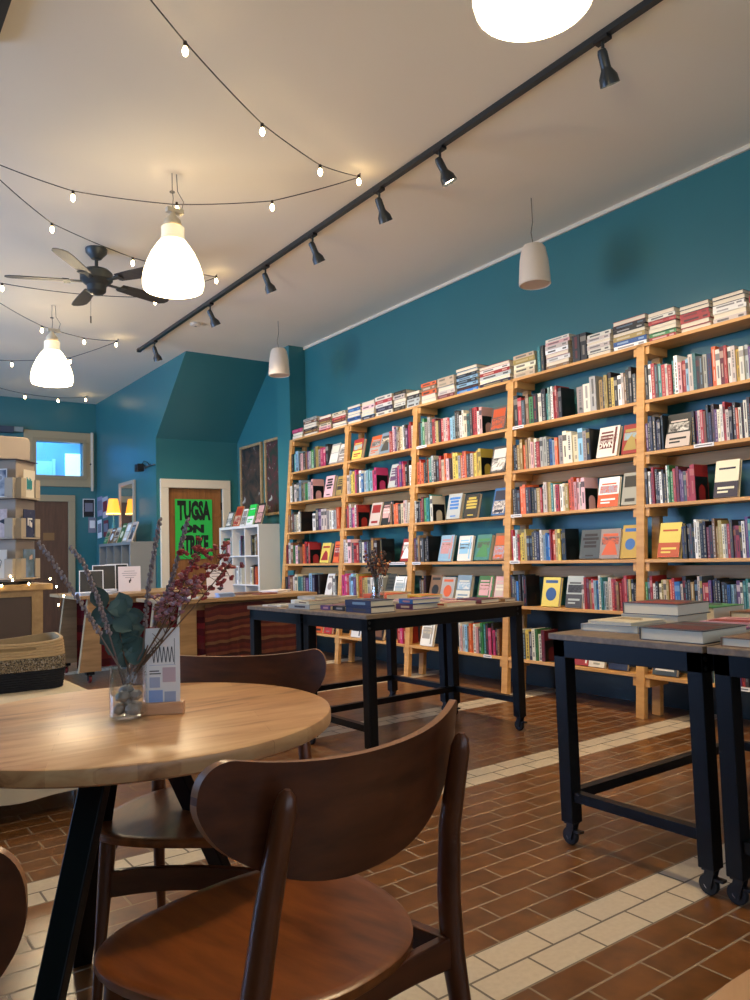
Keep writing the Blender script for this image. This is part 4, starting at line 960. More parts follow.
# ------------------------------------------------------------------ card spinner on its display cabinet at the left
cab = thing('display_cabinet', 'wooden display cabinet with a dark front panel under the card rack', 'cabinet', (.60, 4.78, 0))
cw = wood('cabinet_wood', (168, 132, 84), (196, 160, 108), (12, 2, 12), .5)
MB().box(-.5, .52, 0, .55, .945, .98).build('cabinet_top', cw, cab, bevel=.003)
MB().box(-.48, .46, .03, .52, .08, .945).build('body', plain('dark_panel_brown', (92, 72, 56), .5, var=.1), cab)
mb = MB().box(.41, .47, .02, .03, .0, .945).box(-.48, .41, .02, .03, .91, .945).box(-.48, .41, .02, .03, 0, .08); mb.build('face_frame', cw, cab)
for x in (-.47, .42):
    for y in (.04, .48): MB().box(x, x + .04, y, y + .04, 0, .08).build('foot', cw, cab)
grey_card = plain('rack_grey_board', (176, 162, 148), .6)
rk = thing('card_rack', 'tall grey board card rack with pockets on three tiers standing on the cabinet', 'card rack', (.925, 4.99, .98), math.radians(48))
MB().lathe([(0, 0), (.12, 0), (.12, .015), (0, .015)], 24, (0, 0, .002)).build('rack_base', black_metal, rk)
MB().box(-.10, .10, -.10, .10, .018, .73).build('column', grey_card, rk, bevel=.002)
TZ = [.03, .265, .50]; SW = plain('pocket_board', (190, 176, 156), .6); edge = plain('rack_edge_dark', (86, 74, 70), .6)
for z in TZ + [.73]: MB().box(-.115, .115, -.115, .115, z - .004, z).build('tier_board', edge, rk)
CARDM = [mottle('card_watercolour_blue', [(70, 84, 112), (140, 164, 190), (40, 52, 84), (200, 206, 214)], 14), mottle('card_navy', [(44, 56, 92), (62, 76, 116), (52, 64, 100)], 20), mottle('card_rainbow_sketch', [(120, 150, 190), (226, 220, 206), (178, 118, 84), (84, 110, 120)], 13),
         plain('card_paper_white', (228, 220, 206), .6), mottle('card_speckled_rose', [(206, 186, 186), (120, 100, 110), (224, 206, 204)], 60)]
CL = {(0, 0): (0, 'postcard with a dark blue watercolour in the top tier of the card rack'), (1, 0): (3, 'pale card with a teal brush mark in the top tier, right side of the rack'), (0, 1): (4, 'speckled rose card with a dark bow shape in the middle tier of the rack'), (1, 1): (1, 'navy card with white lettering marks in the middle tier, right side of the rack'),
      (0, 2): (3, 'white card with a thin line drawing in the bottom tier of the rack'), (1, 2): (2, 'colourful sketch card in the bottom tier, right side of the rack')}
# faces: face 0 looks to -x side (left in view), face 1 to the right in view
for side, ang in ((0, -PI / 2), (1, 0.0), (2, PI / 2), (3, PI)):
    Rm = Matrix.Rotation(ang, 4, 'Z')
    for ti, z in enumerate(TZ):
        mb = MB(); mb.box(-.10, -.052, -.135, -.128, z + .01, z + .12, M=Rm).box(.052, .10, -.135, -.128, z + .01, z + .12, M=Rm).box(-.10, .10, -.135, -.10, z, z + .008, M=Rm).box(-.102, -.099, -.135, -.10, z, z + .12, M=Rm).box(.099, .102, -.135, -.10, z, z + .12, M=Rm)
        mb.build('pocket', SW, rk)
RW = rk.matrix_basis.copy() if False else Matrix.Translation((.925, 4.99, .98)) @ Matrix.Rotation(math.radians(48), 4, 'Z')
for (side, tr), (mi, lab) in CL.items():
    ang = (-PI / 2, 0.0)[side]; z = TZ[2 - tr] + .0085
    mb = MB(); mb.box(-.062, .062, -.126, -.123, 0, .165, 0)
    e0, e1 = -.1268, -.126; mats = [CARDM[mi], plain('card_teal', (44, 140, 150), .6), plain('card_dark', (40, 44, 58), .6), white_paper]
    if mi == 0: mb.box(-.056, .056, e0, e1, .006, .158, 0); mb.box(-.062, .062, -.1264, e1, 0, .165, 3)
    if (side, tr) == (1, 0):
        for i in range(6): mb.box(-.03 + i * .010, -.0215 + i * .010, e0, e1, .045 + .006 * (i % 2), .12 - .008 * (i % 3), 1)
    if (side, tr) == (0, 1): mb.prism([(-.055, .07), (-.02, .09), (.02, .09), (.05, .075), (.055, .11), (.02, .10), (-.02, .105), (-.055, .115)], e0, e1, 'y', 2)
    if (side, tr) == (1, 1):
        for q in ((-.02, .03, .105, .115), (-.02, -.008, .07, .105), (0, .012, .065, .1), (.016, .028, .06, .09)): mb.box(q[0], q[1], e0, e1, q[2], q[3], 3)
    if (side, tr) == (0, 2): mb.tube([(-.02, e0, .04), (.02, e0, .06), (.03, e0, .10), (0, e0, .125), (-.03, e0, .1), (-.01, e0, .06)], .0016, 5, 2)
    o = mb.build('greeting_card', mats); o.matrix_world = RW @ Matrix.Rotation(ang, 4, 'Z') @ Matrix.Translation((0, 0, z)); tag(o, lab, 'card', 'cards in the card rack')
wb = thing('white_box_shade', 'plain cream box with rounded corners sitting on top of the card rack', 'box', (.80, 5.0, 1.712), math.radians(8))
mb = MB(); r = .03; W, D = .205, .13; poly = []
for cx, cz, a0 in ((W - r, .135 - r, 0), (-W + r, .135 - r, PI / 2)):
    for i in range(7): a = a0 + PI / 2 * i / 6; poly.append((cx + r * math.cos(a), cz + r * math.sin(a)))
poly += [(-W, 0), (W, 0)]
mb.prism(poly, -D, D, 'y'); mb.build('shell', plain('cream_plastic', (216, 196, 176), .6), wb, smooth=True, bevel=.004)

# fairy lights along the cabinet edge
fl = thing('fairy_lights', 'warm fairy lights draped along the cabinet edge under the card rack', 'string lights', (.60, 4.77, .99))
path = [(-.3, 0, -.02), (.2, -.005, -.012), (.3, -.008, .012), (.34, -.010, -.018), (.46, -.012, .012), (.53, -.008, .014), (.535, -.01, -.06), (.56, -.012, -.11), (.545, -.014, -.17)]
MB().tube(path, .0012, 5).build('wire', plain('copper_wire', (120, 90, 60), .5), fl)
fairy = emis('fairy_bulb', (255, 222, 160), 30)
for p in ((.245, 0, -.01), (.29, -.008, .04), (.30, -.010, .018), (.385, -.012, -.006), (.50, -.012, .018), (.535, -.012, -.03), (.575, -.014, -.085), (.545, -.016, -.135)):
    MB().blob(p, (.0055, .0055, .0075), n=8, k=6, rough=0).build('bulb', fairy, fl, smooth=True)

# ------------------------------------------------------------------ sales counters with textile fronts
textile = stripes_mat('red_striped_textile', [(110, 44, 32), (92, 30, 26), (128, 74, 46), (84, 26, 26), (104, 40, 30), (60, 22, 22), (118, 62, 40), (86, 26, 28), (100, 34, 28), (74, 24, 24), (122, 84, 54), (92, 30, 26)], 3.6)
textile2 = stripes_mat('deep_red_textile', [(120, 18, 34), (96, 14, 30), (140, 30, 40), (84, 12, 26), (120, 40, 36)], 3.1)
def counter(label, loc, L, W, tex, ty0, tx0, tx1, H=.79):
    t = thing('sales_counter', label, 'counter', loc)
    MB().box(0, L, 0, W, H - .03, H).build('counter_top', counter_wood, t, bevel=.003)
    for x0, sg in ((.03, 1), (L - .03, -1)):
        for y in (.05, W - .13):
            mb = MB(); mb.prism([(x0 + sg * .08, H - .03), (x0 + sg * .20, H - .03), (x0 + sg * .20, .10), (x0, .10)], y, y + .05, 'y')
            lg = mb.build('leg', counter_wood, t, bevel=.003)
            cx = x0 + sg * .10
            cs = MB().box(cx - .035, cx + .035, y - .01, y + .06, .075, .10).box(cx - .016, cx - .012, y + .0, y + .05, .02, .08).box(cx + .012, cx + .016, y + .0, y + .05, .02, .08).build('caster', black_metal, t)
            MB().lathe([(0, -.011), (.032, -.011), (.032, .011), (0, .011)], 18, (cx, y + .025, .033), M=Matrix.Rotation(PI / 2, 4, 'Y')).build('wheel', plain('caster_red', (120, 34, 34), .5), cs, smooth=True)
    MB().box(.23, L - .23, .10, .13, H - .09, H - .03).build('front_apron', counter_wood, t)
    n = 60; vs = []; zr = [H - .045, H * .7, H * .4, .10]
    for li, z in enumerate(zr):
        for i in range(n + 1): x = tx0 + (tx1 - tx0) * i / n; vs.append((x, ty0 + .028 + .006 * li * math.sin(i * 1.05) + (0 if li else .006), z + .01 * math.sin(i * .33) * (li == 3)))
    for li, z in enumerate(zr):
        for i in range(n + 1): x = tx0 + (tx1 - tx0) * i / n; vs.append((x, ty0 + .032 + .006 * li * math.sin(i * 1.05) + (0 if li else .006), z + .01 * math.sin(i * .33) * (li == 3)))
    w = n + 1; o = 4 * w; fs = []
    for l in range(3):
        for i in range(n): a = l * w + i; fs += [(a, a + 1, a + w + 1, a + w), (o + a, o + a + w, o + a + w + 1, o + a + 1)]
    MB().add(vs, fs).build('textile', tex, t, smooth=True)
    return t
counter('wooden sales counter with tapered board legs and a deep red textile, farther of the two', (1.90, 7.24, 0), 1.5, 1.0, textile2, .35, .1, 1.4)
counter('wooden sales counter draped with a striped red textile, nearer of the two', (2.13, 5.58, 0), 1.28, .75, textile, -.012, .285, 1.275)

def stand_sign(label, loc, w, h, rotz, arrow, cat='sign'):
    t = thing('counter_sign', label, cat, loc, rotz)
    mb = MB(); tl = .12
    mb.prism([(0, 0), (.003, 0), (.003 + h * tl, h), (h * tl, h)], -w / 2, w / 2, 'x')
    mb.box(-w / 2, w / 2, 0, .07, 0, .003); mb.build('sheet', plain('sign_pinkish_white', (232, 218, 214), .5), t)
    mb = MB()
    def bar(x0, x1, z0, z1, m=0): mb.add([(x0, tl * z0 - .001, z0), (x1, tl * z0 - .001, z0), (x1, tl * z1 - .001, z1), (x0, tl * z1 - .001, z1)], [(0, 1, 2, 3)], m)
    for i, q in enumerate((.24, .34, .3, .2)): bar(-w * q, w * q, h * (.80 - .085 * i), h * (.82 - .085 * i))
    if arrow:
        bar(-w * .02, w * .02, h * .28, h * .42, 1); bar(-w * .1, w * .1, h * .27, h * .295, 1)
        z1, z0 = h * .27, h * .19; mb.add([(-w * .15, tl * z1 - .001, z1), (0, tl * z0 - .001, z0), (w * .15, tl * z1 - .001, z1)], [(0, 1, 2)], 1)
    else:
        bar(-.006, .008, h * .34, h * .46, 1); bar(.006, .016, h * .40, h * .52, 1)
    mb.build('print', [plain('sign_grey_print', (150, 136, 136), .6), plain('sign_dark_print', (60, 44, 48), .6)], t, fixn=False)
    return t
stand_sign('pinkish white sign with a dark arrow on the nearer counter', (2.60, 5.72, .7905), .21, .255, math.radians(-16), True)
stand_sign('pinkish white sign with a small mark on the farther counter', (2.545, 7.75, .7905), .215, .25, math.radians(-14), False)
frm = plain('frame_white_edge', (226, 226, 230), .5); blk = plain('slate_black', (24, 26, 30), .5)
for i, (x, y, h, lab) in enumerate(((2.20, 7.85, .22, 'leftmost of three black panels with white edges standing on the farther counter'), (2.355, 7.95, .27, 'middle of three black panels with white edges standing on the farther counter'), (2.515, 8.06, .275, 'rightmost of three black panels with white edges, half behind the pinkish sign'))):
    t = thing('slate_panel', lab, 'panel', (x, y, .7905), math.radians(-14), 'black panels on the counter')
    M = Matrix.Rotation(-.22, 4, 'X')
    MB().box(-.105, .105, 0, .012, 0, h, M=M).build('slate', blk, t)
    MB().box(-.113, -.105, -.002, .014, 0, h + .008, M=M).box(.105, .113, -.002, .014, 0, h + .008, M=M).box(-.105, .105, -.002, .014, h, h + .008, M=M).build('edge', frm, t)
def papers(label, loc, w, d, n, rotz, col=(236, 236, 240), nm='paper_stack'):
    mb = MB(); r = random.Random(hash(label) % 1000 if False else len(label))
    for i in range(n):
        a, b = r.uniform(-.008, .008), r.uniform(-.008, .008); mb.box(a, w + a, b, d + b, i * .006, i * .006 + .0045)
    return tag(mb.build(nm, plain('paper_%d_%d_%d' % col, col, .6), loc=loc, rot=(0, 0, rotz)), label, 'papers')
papers('pile of white leaflets on the front left corner of the farther counter', (1.93, 7.27, .7905), .3, .22, 5, .05, (224, 232, 246))
papers('small white leaflet pile behind the left end of the farther counter', (2.16, 7.5, .7905), .18, .16, 7, -.1, (232, 238, 250))
papers('white leaflets on the left corner of the nearer counter', (2.14, 5.6, .7905), .24, .15, 3, .06, (228, 232, 246))
papers('pale blue leaflets in front of the arrow sign on the nearer counter', (2.53, 5.60, .7905), .13, .09, 6, -.1, (186, 206, 240))
papers('brown magazine lying flat behind the arrow sign on the nearer counter', (2.85, 5.82, .7905), .24, .2, 2, .2, (120, 86, 66), 'magazine')
papers('rust coloured notebook lying flat right of the arrow sign', (2.92, 5.66, .7905), .17, .12, 2, .05, (146, 84, 64), 'notebook')
papers('open white brochure lying on the right end of the nearer counter', (3.12, 5.72, .7905), .2, .18, 4, .5, (236, 230, 224))

# ------------------------------------------------------------------ white cube shelf (opens towards the room) with books
def cube_shelf(label, loc, cols, rows, cell, depth, mat, t=.035, ti=.016):
    """front looks to -x, columns run towards -y; origin at the front lower corner on the +y side"""
    o = thing('cube_shelf', label, 'shelf', loc)
    W, H = cols * cell + (cols - 1) * ti + 2 * t, rows * cell + (rows - 1) * ti + 2 * t
    MB().box(0, depth, -W, 0, 0, t).build('bottom_board', mat, o); MB().box(0, depth, -W, 0, H - t, H).build('top_board', mat, o, bevel=.002)
    MB().box(0, depth, -t, 0, t, H - t).build('side_panel', mat, o); MB().box(0, depth, -W, -W + t, t, H - t).build('side_panel', mat, o, bevel=.002)
    for c in range(1, cols): y = -t - c * cell - (c - 1) * ti; MB().box(.002, depth, y - ti, y, t, H - t).build('divider', mat, o)
    for r in range(1, rows): z = t + r * cell + (r - 1) * ti; MB().box(.003, depth, -W + t, -t, z, z + ti).build('shelf_board', mat, o)
    MB().box(depth, depth + .006, -W, 0, 0, H).build('back_panel', mat, o)
    return W, H, (lambda c, r: (-t - c * (cell + ti), t + r * (cell + ti)))
WC, HC, cellf = cube_shelf('white cube shelf standing against the right wall below two paintings', (4.37, 9.62, 0), 3, 4, .345, .325, white_lam)
rc = random.Random(21); nb = 0
CB = {(0, 2): 'TWGRWIWL', (1, 2): '  ALPKAD', (2, 2): '  DKKDLS', (2, 1): ' KWCKEO', (0, 3): 'GTWRILW', (1, 3): '   NLAP', (2, 3): '  DKLKN'}
CB = {(0, 3): 'TWGRWIWL', (1, 3): '   ALPKAD', (2, 3): '  DKKDLS', (0, 2): 'WRLAKI', (1, 2): 'LWLW', (2, 2): ' KWCKEO', (0, 1): 'KWR', (2, 1): 'WRK'}
for (c, r), s in CB.items():
    y, z = cellf(c, r); t = .02
    for i, L in enumerate(s):
        if L == ' ': t += .03; continue
        w = rc.uniform(.022, .036); h = rc.uniform(.19, .26); mb, mats = upright(L, w, .16, h)
        o = mb.build('book', mats, fixn=False); o.matrix_world = put(mb, mats, 4.37 + rc.uniform(.02, .05), 9.62 + y - t, z); nb += 1
        tag(o, '%s book, %s in the %s %s compartment of the white cube shelf' % (CN[L], ORD[len(s[:i + 1].replace(' ', ''))], ('left', 'middle', 'right')[c], ('top', 'second-row', 'third-row', 'bottom')[3 - r]), 'book', 'books in the white cube shelf'); t += w + .002
for i, (t, L, a, w, h, lab) in enumerate(((.06, 'D', 'W', .16, .21, 'grey photo book leaning at the left end on top of the white cube shelf'), (.28, 'O', 'R', .19, .27, 'orange book leaning on top of the white cube shelf'), (.50, 'W', 'L', .13, .22, 'white book standing on top of the white cube shelf'), (.66, 'G', 'W', .19, .27, 'bright green book leaning on top of the white cube shelf'), (.90, 'K', 'I', .18, .27, 'dark photo book leaning at the right end on top of the white cube shelf'))):
    mb, mats = faceout(L, a, w, .022, h, 0 if i != 3 else 3)
    if i == 3: mats = [plain('cover_vivid_green', (30, 206, 84), .4), paper, white_paper]
    o = mb.build('book', mats, fixn=False); tl = -.30; o.matrix_world = put(mb, mats, 4.42, 9.60 - t, HC + .022 * math.sin(.3) + .0005, tl); tag(o, lab, 'book', 'books on top of the white cube shelf')

# paintings on the alcove wall
def painting(label, yl, yr, zb, zt, cols, sc):
    t = thing('painting', label, 'painting', (XR - .002, (yl + yr) / 2, zb)); w = (yl - yr) / 2; h = zt - zb; fw = .035
    M = Matrix.Rotation(math.radians(2.2), 4, 'Y')
    MB().box(-.012, -.004, -w + fw, w - fw, fw, h - fw, M=Matrix.Translation((-.03, 0, 0)) @ M.inverted() if False else Matrix.Translation((-.004, 0, 0))).build('canvas', mottle('painting_%d' % int(sc * 10), cols, sc, .7, dist=1.2), t)
    mb = MB(); x0, x1 = -.034, -.001
    mb.box(x0, x1, -w, w, 0, fw).box(x0, x1, -w, w, h - fw, h).box(x0, x1, -w, -w + fw, fw, h - fw).box(x0, x1, w - fw, w, fw, h - fw)
    mb.build('frame', wood('picture_frame_wood', (150, 122, 82), (184, 156, 112), (10, 10, 10), .5), t, bevel=.004)
    return t
painting('framed painting of muted brown and green shapes, left one on the alcove wall', 9.62, 8.99, 1.60, 2.60, [(24, 34, 28), (60, 50, 34), (104, 86, 66), (46, 32, 26), (34, 56, 42), (80, 58, 44)], 5.1)
painting('framed painting of red, green and pale shapes, partly behind the pillar', 8.90, 8.26, 1.62, 2.60, [(30, 50, 36), (94, 40, 38), (150, 140, 124), (40, 36, 34), (76, 92, 56), (84, 38, 40)], 6.2)

# ------------------------------------------------------------------ grey cube shelf, lamp, mirror, pinned papers, camera on the stair wall
WG, HG, cg = cube_shelf('grey cube shelf with tall compartments against the stair wall by the back corner', (3.222, 11.12, 0), 4, 4, .305, .325, grey_lam)
cols = 'CSWGLW'
for i in range(6):
    L = cols[i]; mb, mats = faceout(L, 'GWSCWD'[i].upper(), .17, .016, .27 if i > 2 else .22)
    o = mb.build('book', mats, fixn=False); o.matrix_world = put(mb, mats, 3.26, 11.05 - i * .205, HG + .016 * math.sin(.35) + .0005, -.35)
    tag(o, '%s book leaning on top of the grey cube shelf, %s from the left' % (CN[L], ORD[i + 1]), 'book', 'books on top of the grey cube shelf')
lp = thing('table_lamp', 'table lamp with glowing amber shade on the grey cube shelf beside the mirror', 'lamp', (3.40, 11.03, HG))
MB().lathe([(0, 0), (.07, 0), (.072, .012), (.03, .03), (.018, .08), (.03, .16), (.022, .26), (.009, .32), (.008, .50), (0, .50)], 20).build('base', plain('lamp_teal_ceramic', (80, 150, 150), .3), lp, smooth=True)
MB().lathe([(.098, .42), (.062, .64), (.060, .64), (.096, .42)], 28, close=True).build('lamp_shade', emis('amber_shade', (255, 168, 40), 1.5, (230, 160, 70)), lp, smooth=True)
MB().lathe([(.0985, .418), (.100, .418), (.0985, .436), (.097, .436)], 28, close=True).build('shade_trim', emis('shade_trim_glow', (255, 226, 150), 2.0), lp)
MB().blob((0, 0, .53), (.025, .025, .035), n=10, k=8, rough=0).build('bulb', emis('warm_bulb', (255, 200, 120), 20), lp, smooth=True)
mr = thing('mirror', 'tall framed mirror leaning on the stair wall behind the amber lamp', 'mirror', (XS - .004, 10.86, HG + .004))
MB().box(-.02, -.012, -.28, .28, .05, .82).build('mirror_glass', plain('mirror_silver', (235, 235, 235), .03, 1.0), mr)
MB().box(-.034, -.002, -.33, .33, 0, .05).box(-.034, -.002, -.33, .33, .82, .87).box(-.034, -.002, -.33, -.28, .05, .82).box(-.034, -.002, .28, .33, .05, .82).build('frame', plain('mirror_frame_beige', (182, 168, 146), .5), mr, bevel=.003)
rp = random.Random(4)
PP = [('b', 3.44, 1.80, .16, .27, 'dark photo print with a white edge pinned on the back wall'), ('s', 12.20, 1.80, .26, .30, 'lilac printed sheet pinned high in the corner paper cluster'), ('b', 3.49, 1.55, .12, .24, 'grey printed sheet pinned low on the back wall'), ('s', 11.93, 1.76, .26, .32, 'pale sheet with red print pinned in the corner paper cluster'), ('s', 11.90, 1.47, .24, .25, 'sheet with a dark red block at the bottom of the corner paper cluster'), ('s', 12.2, 1.46, .22, .28, 'white sheet with grey print low in the corner paper cluster')]
PM = [blk, plain('sheet_lilac', (158, 150, 176), .7), plain('sheet_grey', (128, 128, 140), .7), plain('sheet_pale', (196, 186, 190), .7), plain('sheet_maroon', (128, 52, 60), .7), white_paper]
for i, (wl, y, z, w, h, lab) in enumerate(PP):
    q = .003 * (i % 3); mb = MB().box(-.004 - q, -.002 - q, -w / 2, w / 2, 0, h, 0).box(-.0045 - q, -.004 - q, -w / 2 + .02, w / 2 - .02, h * .3, h * .8, 1)
    if i == 0: mb.box(-.0048 - q, -.002 - q, -w / 2 - .01, -w / 2, -.01, h + .01, 2).box(-.0048 - q, -.002 - q, w / 2, w / 2 + .01, -.01, h + .01, 2).box(-.0048 - q, -.002 - q, -w / 2, w / 2, h, h + .01, 2)
    o = mb.build('hanging_paper', [PM[i], (PM[4] if i == 3 else PM[2] if i != 2 else PM[5]), white_paper], loc=(XS, y, z) if wl == 's' else (y, YB, z), rot=(rp.uniform(-.08, .08), 0, 0) if wl == 's' else (0, 0, PI / 2)); tag(o, lab, 'paper', 'papers pinned by the corner')
sc_ = thing('wall_mounted_camera', 'small black security camera on a wall bracket above the mirror', 'camera', (XS - .02, 10.15, 2.33))
MB().box(-.11, -.02, -.06, .06, -.05, .05).build('body', black_plastic, sc_, bevel=.006)
MB().tube([(.012, 0, .02), (-.03, -.02, .06), (-.04, -.12, .08), (-.03, -.22, .05), (-.01, -.25, .0), (-.02, -.3, .02)], .006, 6).build('cable', black_plastic, sc_, smooth=True)
MB().box(-.02, .016, -.38, .05, .0, .012).build('bracket', plain('bracket_grey', (120, 120, 116), .4, .6), sc_)
ab = thing('wall_mounted_box', 'dark narrow box with a pale end on the back wall beside the high window', 'box', (2.22, YB - .10, 3.06))
MB().box(-.6, .12, 0, .09, -.02, .075).build('housing', plain('navy_grey_housing', (52, 66, 84), .5), ab, bevel=.004)
MB().box(.12, .25, .01, .09, -.0, .075).build('end_cap', plain('pale_grey_cap', (140, 150, 146), .5), ab, bevel=.004)

# ------------------------------------------------------------------ pendants
shade_m = emis('white_glass_shade', (255, 228, 176), 8.0, (245, 240, 225))
neck_m = emis('white_glass_neck', (255, 238, 190), .55, (240, 232, 205))
def pendant(label, x, y):
    t = thing('pendant_lamp', label, 'pendant lamp', (x, y, 2.82), 0, 'white bell pendant lamps')
    MB().lathe([(.184, .0), (.192, .03), (.192, .06), (.184, .11), (.165, .17), (.136, .235), (.105, .285), (.083, .315), (.078, .313), (.098, .284), (.129, .235), (.158, .17), (.177, .11), (.185, .06), (.185, .03), (.180, .0)], 44, close=True).build('lamp_shade', shade_m, t, smooth=True)
    MB().lathe([(.083, .314), (.074, .335), (.071, .36), (.072, .405), (.068, .408), (.065, .36), (.068, .334), (.078, .314)], 36, close=True).build('shade_neck', neck_m, t, smooth=True)
    MB().lathe([(0, .400), (.056, .400), (.058, .43), (.05, .455), (.02, .49), (.012, .53), (0, .53)], 20).build('cap', plain('pendant_cap_cream', (214, 200, 170), .5), t, smooth=True)
    MB().box(-.04, .07, -.02, .02, .505, .535).build('junction_bar', plain('pendant_bar', (200, 190, 166), .5), t)
    MB().tube([(0, 0, .53), (.006, 0, .6), (0, 0, .66), (0, 0, .768)], .003, 6).tube([(.06, .0, .53), (.08, .01, .60), (.04, .01, .66), (.03, 0, .768)], .003, 6).build('wire', plain('pendant_wire', (120, 112, 100), .5), t)
    MB().lathe([(.010, .64), (.017, .64), (.017, .646), (.010, .646)], 12, M=Matrix.Identity(4), close=True).build('hook', plain('hook_steel', (130, 126, 120), .4, .8), t)
    MB().blob((0, 0, .16), (.035, .035, .05), n=12, k=8, rough=0).build('bulb', emis('pendant_bulb', (255, 226, 178), 18), t, smooth=True)
    l = light('pendant_light', 'POINT', (x, y, 2.80), 62, (1, .79, .52), .12)
    return t
pendant('white bell pendant lamp, middle one in the row, above the string of bulbs', 1.824, 4.65)
pendant('white bell pendant lamp farthest back, just below the ceiling fan', 1.809, 7.738)
pendant('white bell pendant lamp cut off by the top edge of the photo', 1.815, 1.57)

# speakers hung from the ceiling near the bookcase wall
def speaker(label, x, y, dz=0):
    t = thing('pendant_speaker', label, 'speaker', (x, y, 2.955 + dz), 0, 'white pendant speakers')
    MB().lathe([(0, .012), (.098, .012), (.106, .0), (.112, .006), (.110, .05), (.100, .18), (.085, .262), (.070, .285), (0, .288)], 36).build('body', plain('speaker_white', (222, 208, 188), .5), t, smooth=True)
    MB().lathe([(0, .004), (.096, .004), (.098, .012), (0, .013)], 32).build('grille', plain('speaker_grille', (206, 184, 160), .7, var=.1, scale=300), t)
    MB().tube([(0, 0, .285), (-.012, .004, .38), (.004, 0, .46), (0, 0, ZC - 2.955 - dz)], .0035, 6).build('wire', plain('speaker_wire', (120, 108, 92), .5), t)
speaker('white pendant speaker hanging above the middle of the bookcase', 4.089, 3.643)
speaker('white pendant speaker hanging by the pillar at the far end of the bookcase', 3.936, 7.099, .045)

# ------------------------------------------------------------------ track lighting
tr = thing('ceiling_track', 'long black lighting track running along the ceiling parallel to the bookcase', 'lighting track', (3.05, 0, ZC))
MB().box(-.018, .018, .9, 8.86, -.034, -.001).build('rail', track_metal, tr)
MB().box(-.022, .022, 8.84, 8.90, -.036, 0).build('end_cap', black_plastic, tr)
dt = thing('smoke_detector', 'small white ceiling disc just right of the far end of the track', 'smoke detector', (3.22, 7.6, ZC))
MB().lathe([(0, -.035), (.03, -.035), (.055, -.026), (.062, -.008), (.062, 0), (0, 0)], 24).build('cover', plain('detector_white', (220, 212, 196), .5), dt, smooth=True)
MB().lathe([(0, -.038), (.012, -.038), (.012, -.034), (0, -.034)], 12).build('sensor', plain('detector_grey', (130, 124, 112), .5), dt)
tk = thing('ceiling_track', 'dark track end cut off by the top left corner of the photo', 'lighting track', (.60, 0, ZC))
MB().box(-.05, .045, .5, 3.86, -.06, -.001).build('rail', track_metal, tk)
MB().box(-.052, .047, 3.86, 3.885, -.062, 0).build('end_cap', black_plastic, tk)
AIM = [(4.35, 2.5, 1.0), (4.3, 3.0, .9), (4.35, 4.4, 1.2), (4.35, 5.1, 1.2), (4.35, 6.1, 1.2), (4.35, 7.0, 1.2), (4.0, 8.8, 1.2)]
HY = [2.22, 3.43, 4.06, 4.93, 5.70, 6.84, 8.36]
NMH = ['nearest the camera, largest in view', 'second from the camera, its lamp facing us brightly', 'third from the camera', 'fourth from the camera', 'fifth from the camera', 'sixth from the camera', 'at the far end of the track']
spot_glow = emis('spot_lamp_glow', (255, 232, 196), 14)
for i, (y, aim) in enumerate(zip(HY, AIM)):
    t = thing('track_spotlight', 'black track spotlight %s' % NMH[i], 'spotlight', (3.05, y, ZC - .034), 0, 'spotlights on the ceiling track')
    MB().box(-.02, .02, -.04, .04, -.018, 0).build('adapter', black_plastic, t)
    MB().tube([(0, 0, -.018), (0, 0, -.085)], .008, 8).build('arm', track_metal, t)
    pv = Vector((0, 0, -.095)); d = (Vector(aim) - Vector((3.05, y, ZC - .13))).normalized()
    q = d.to_track_quat('-Z', 'Y').to_matrix().to_4x4(); M = Matrix.Translation(pv) @ q @ Matrix.Scale(.86, 4)
    MB().lathe([(0, .045), (.022, .04), (.028, .02), (.028, -.05), (.030, -.065), (.052, -.105), (.056, -.15), (.053, -.15), (.048, -.107), (.027, -.068), (0, -.066)], 24, M=M).build('lamp_head', track_metal, t, smooth=True)
    MB().lathe([(.0, -.128), (.044, -.128), (.049, -.134), (0, -.136)], 20, M=M).build('reflector_lamp', spot_glow, t)
    p = Vector((3.05, y, ZC - .034)) + pv + d * .16
    light('track_spot', 'SPOT', p, 84, (1, .78, .53), .04, d.to_track_quat('-Z', 'Y').to_euler(), spot_size=math.radians(92), spot_blend=.8)

# ------------------------------------------------------------------ ceiling fan
fan_m = plain('fan_dark_bronze', (62, 66, 66), .4, .3)
fn = thing('ceiling_fan', 'dark bronze ceiling fan with five blades near the back pendant', 'ceiling fan', (1.775, 6.15, ZC))
MB().lathe([(0, 0), (.085, 0), (.082, -.03), (.055, -.06), (.04, -.08), (.018, -.085), (0, -.085)], 28).build('canopy', fan_m, fn, smooth=True)
MB().tube([(0, 0, -.08), (0, 0, -.16)], .014, 12).build('downrod', fan_m, fn, smooth=True)
MB().lathe([(0, -.15), (.05, -.155), (.10, -.175), (.125, -.20), (.125, -.255), (.10, -.28), (.075, -.30), (.072, -.345), (.05, -.365), (.02, -.375), (0, -.375)], 32).build('motor_housing', fan_m, fn, smooth=True)
for k in range(5):
    a = math.radians(15 + 72 * k); Rz = Matrix.Rotation(a, 4, 'Z')
    ir = MB().box(.09, .22, -.018, .018, -.272, -.264, M=Rz).prism([(.20, -.045), (.25, -.05), (.25, .05), (.20, .045)], -.274, -.266, 'z', M=Rz).build('blade_iron', fan_m, fn)
    prof = [(.21, -.05), (.35, -.062), (.55, -.07), (.63, -.064), (.665, -.04), (.675, 0), (.665, .04), (.63, .064), (.55, .07), (.35, .062), (.21, .05)]
    MB().prism(prof, -.268, -.261, 'z', M=Rz @ Matrix.Translation((0, 0, -.264)) @ Matrix.Rotation(math.radians(-11), 4, 'X') @ Matrix.Translation((0, 0, .264))).build('blade', wood('fan_blade_wood', (58, 54, 52), (76, 70, 66), (3, 20, 20), .5), fn)
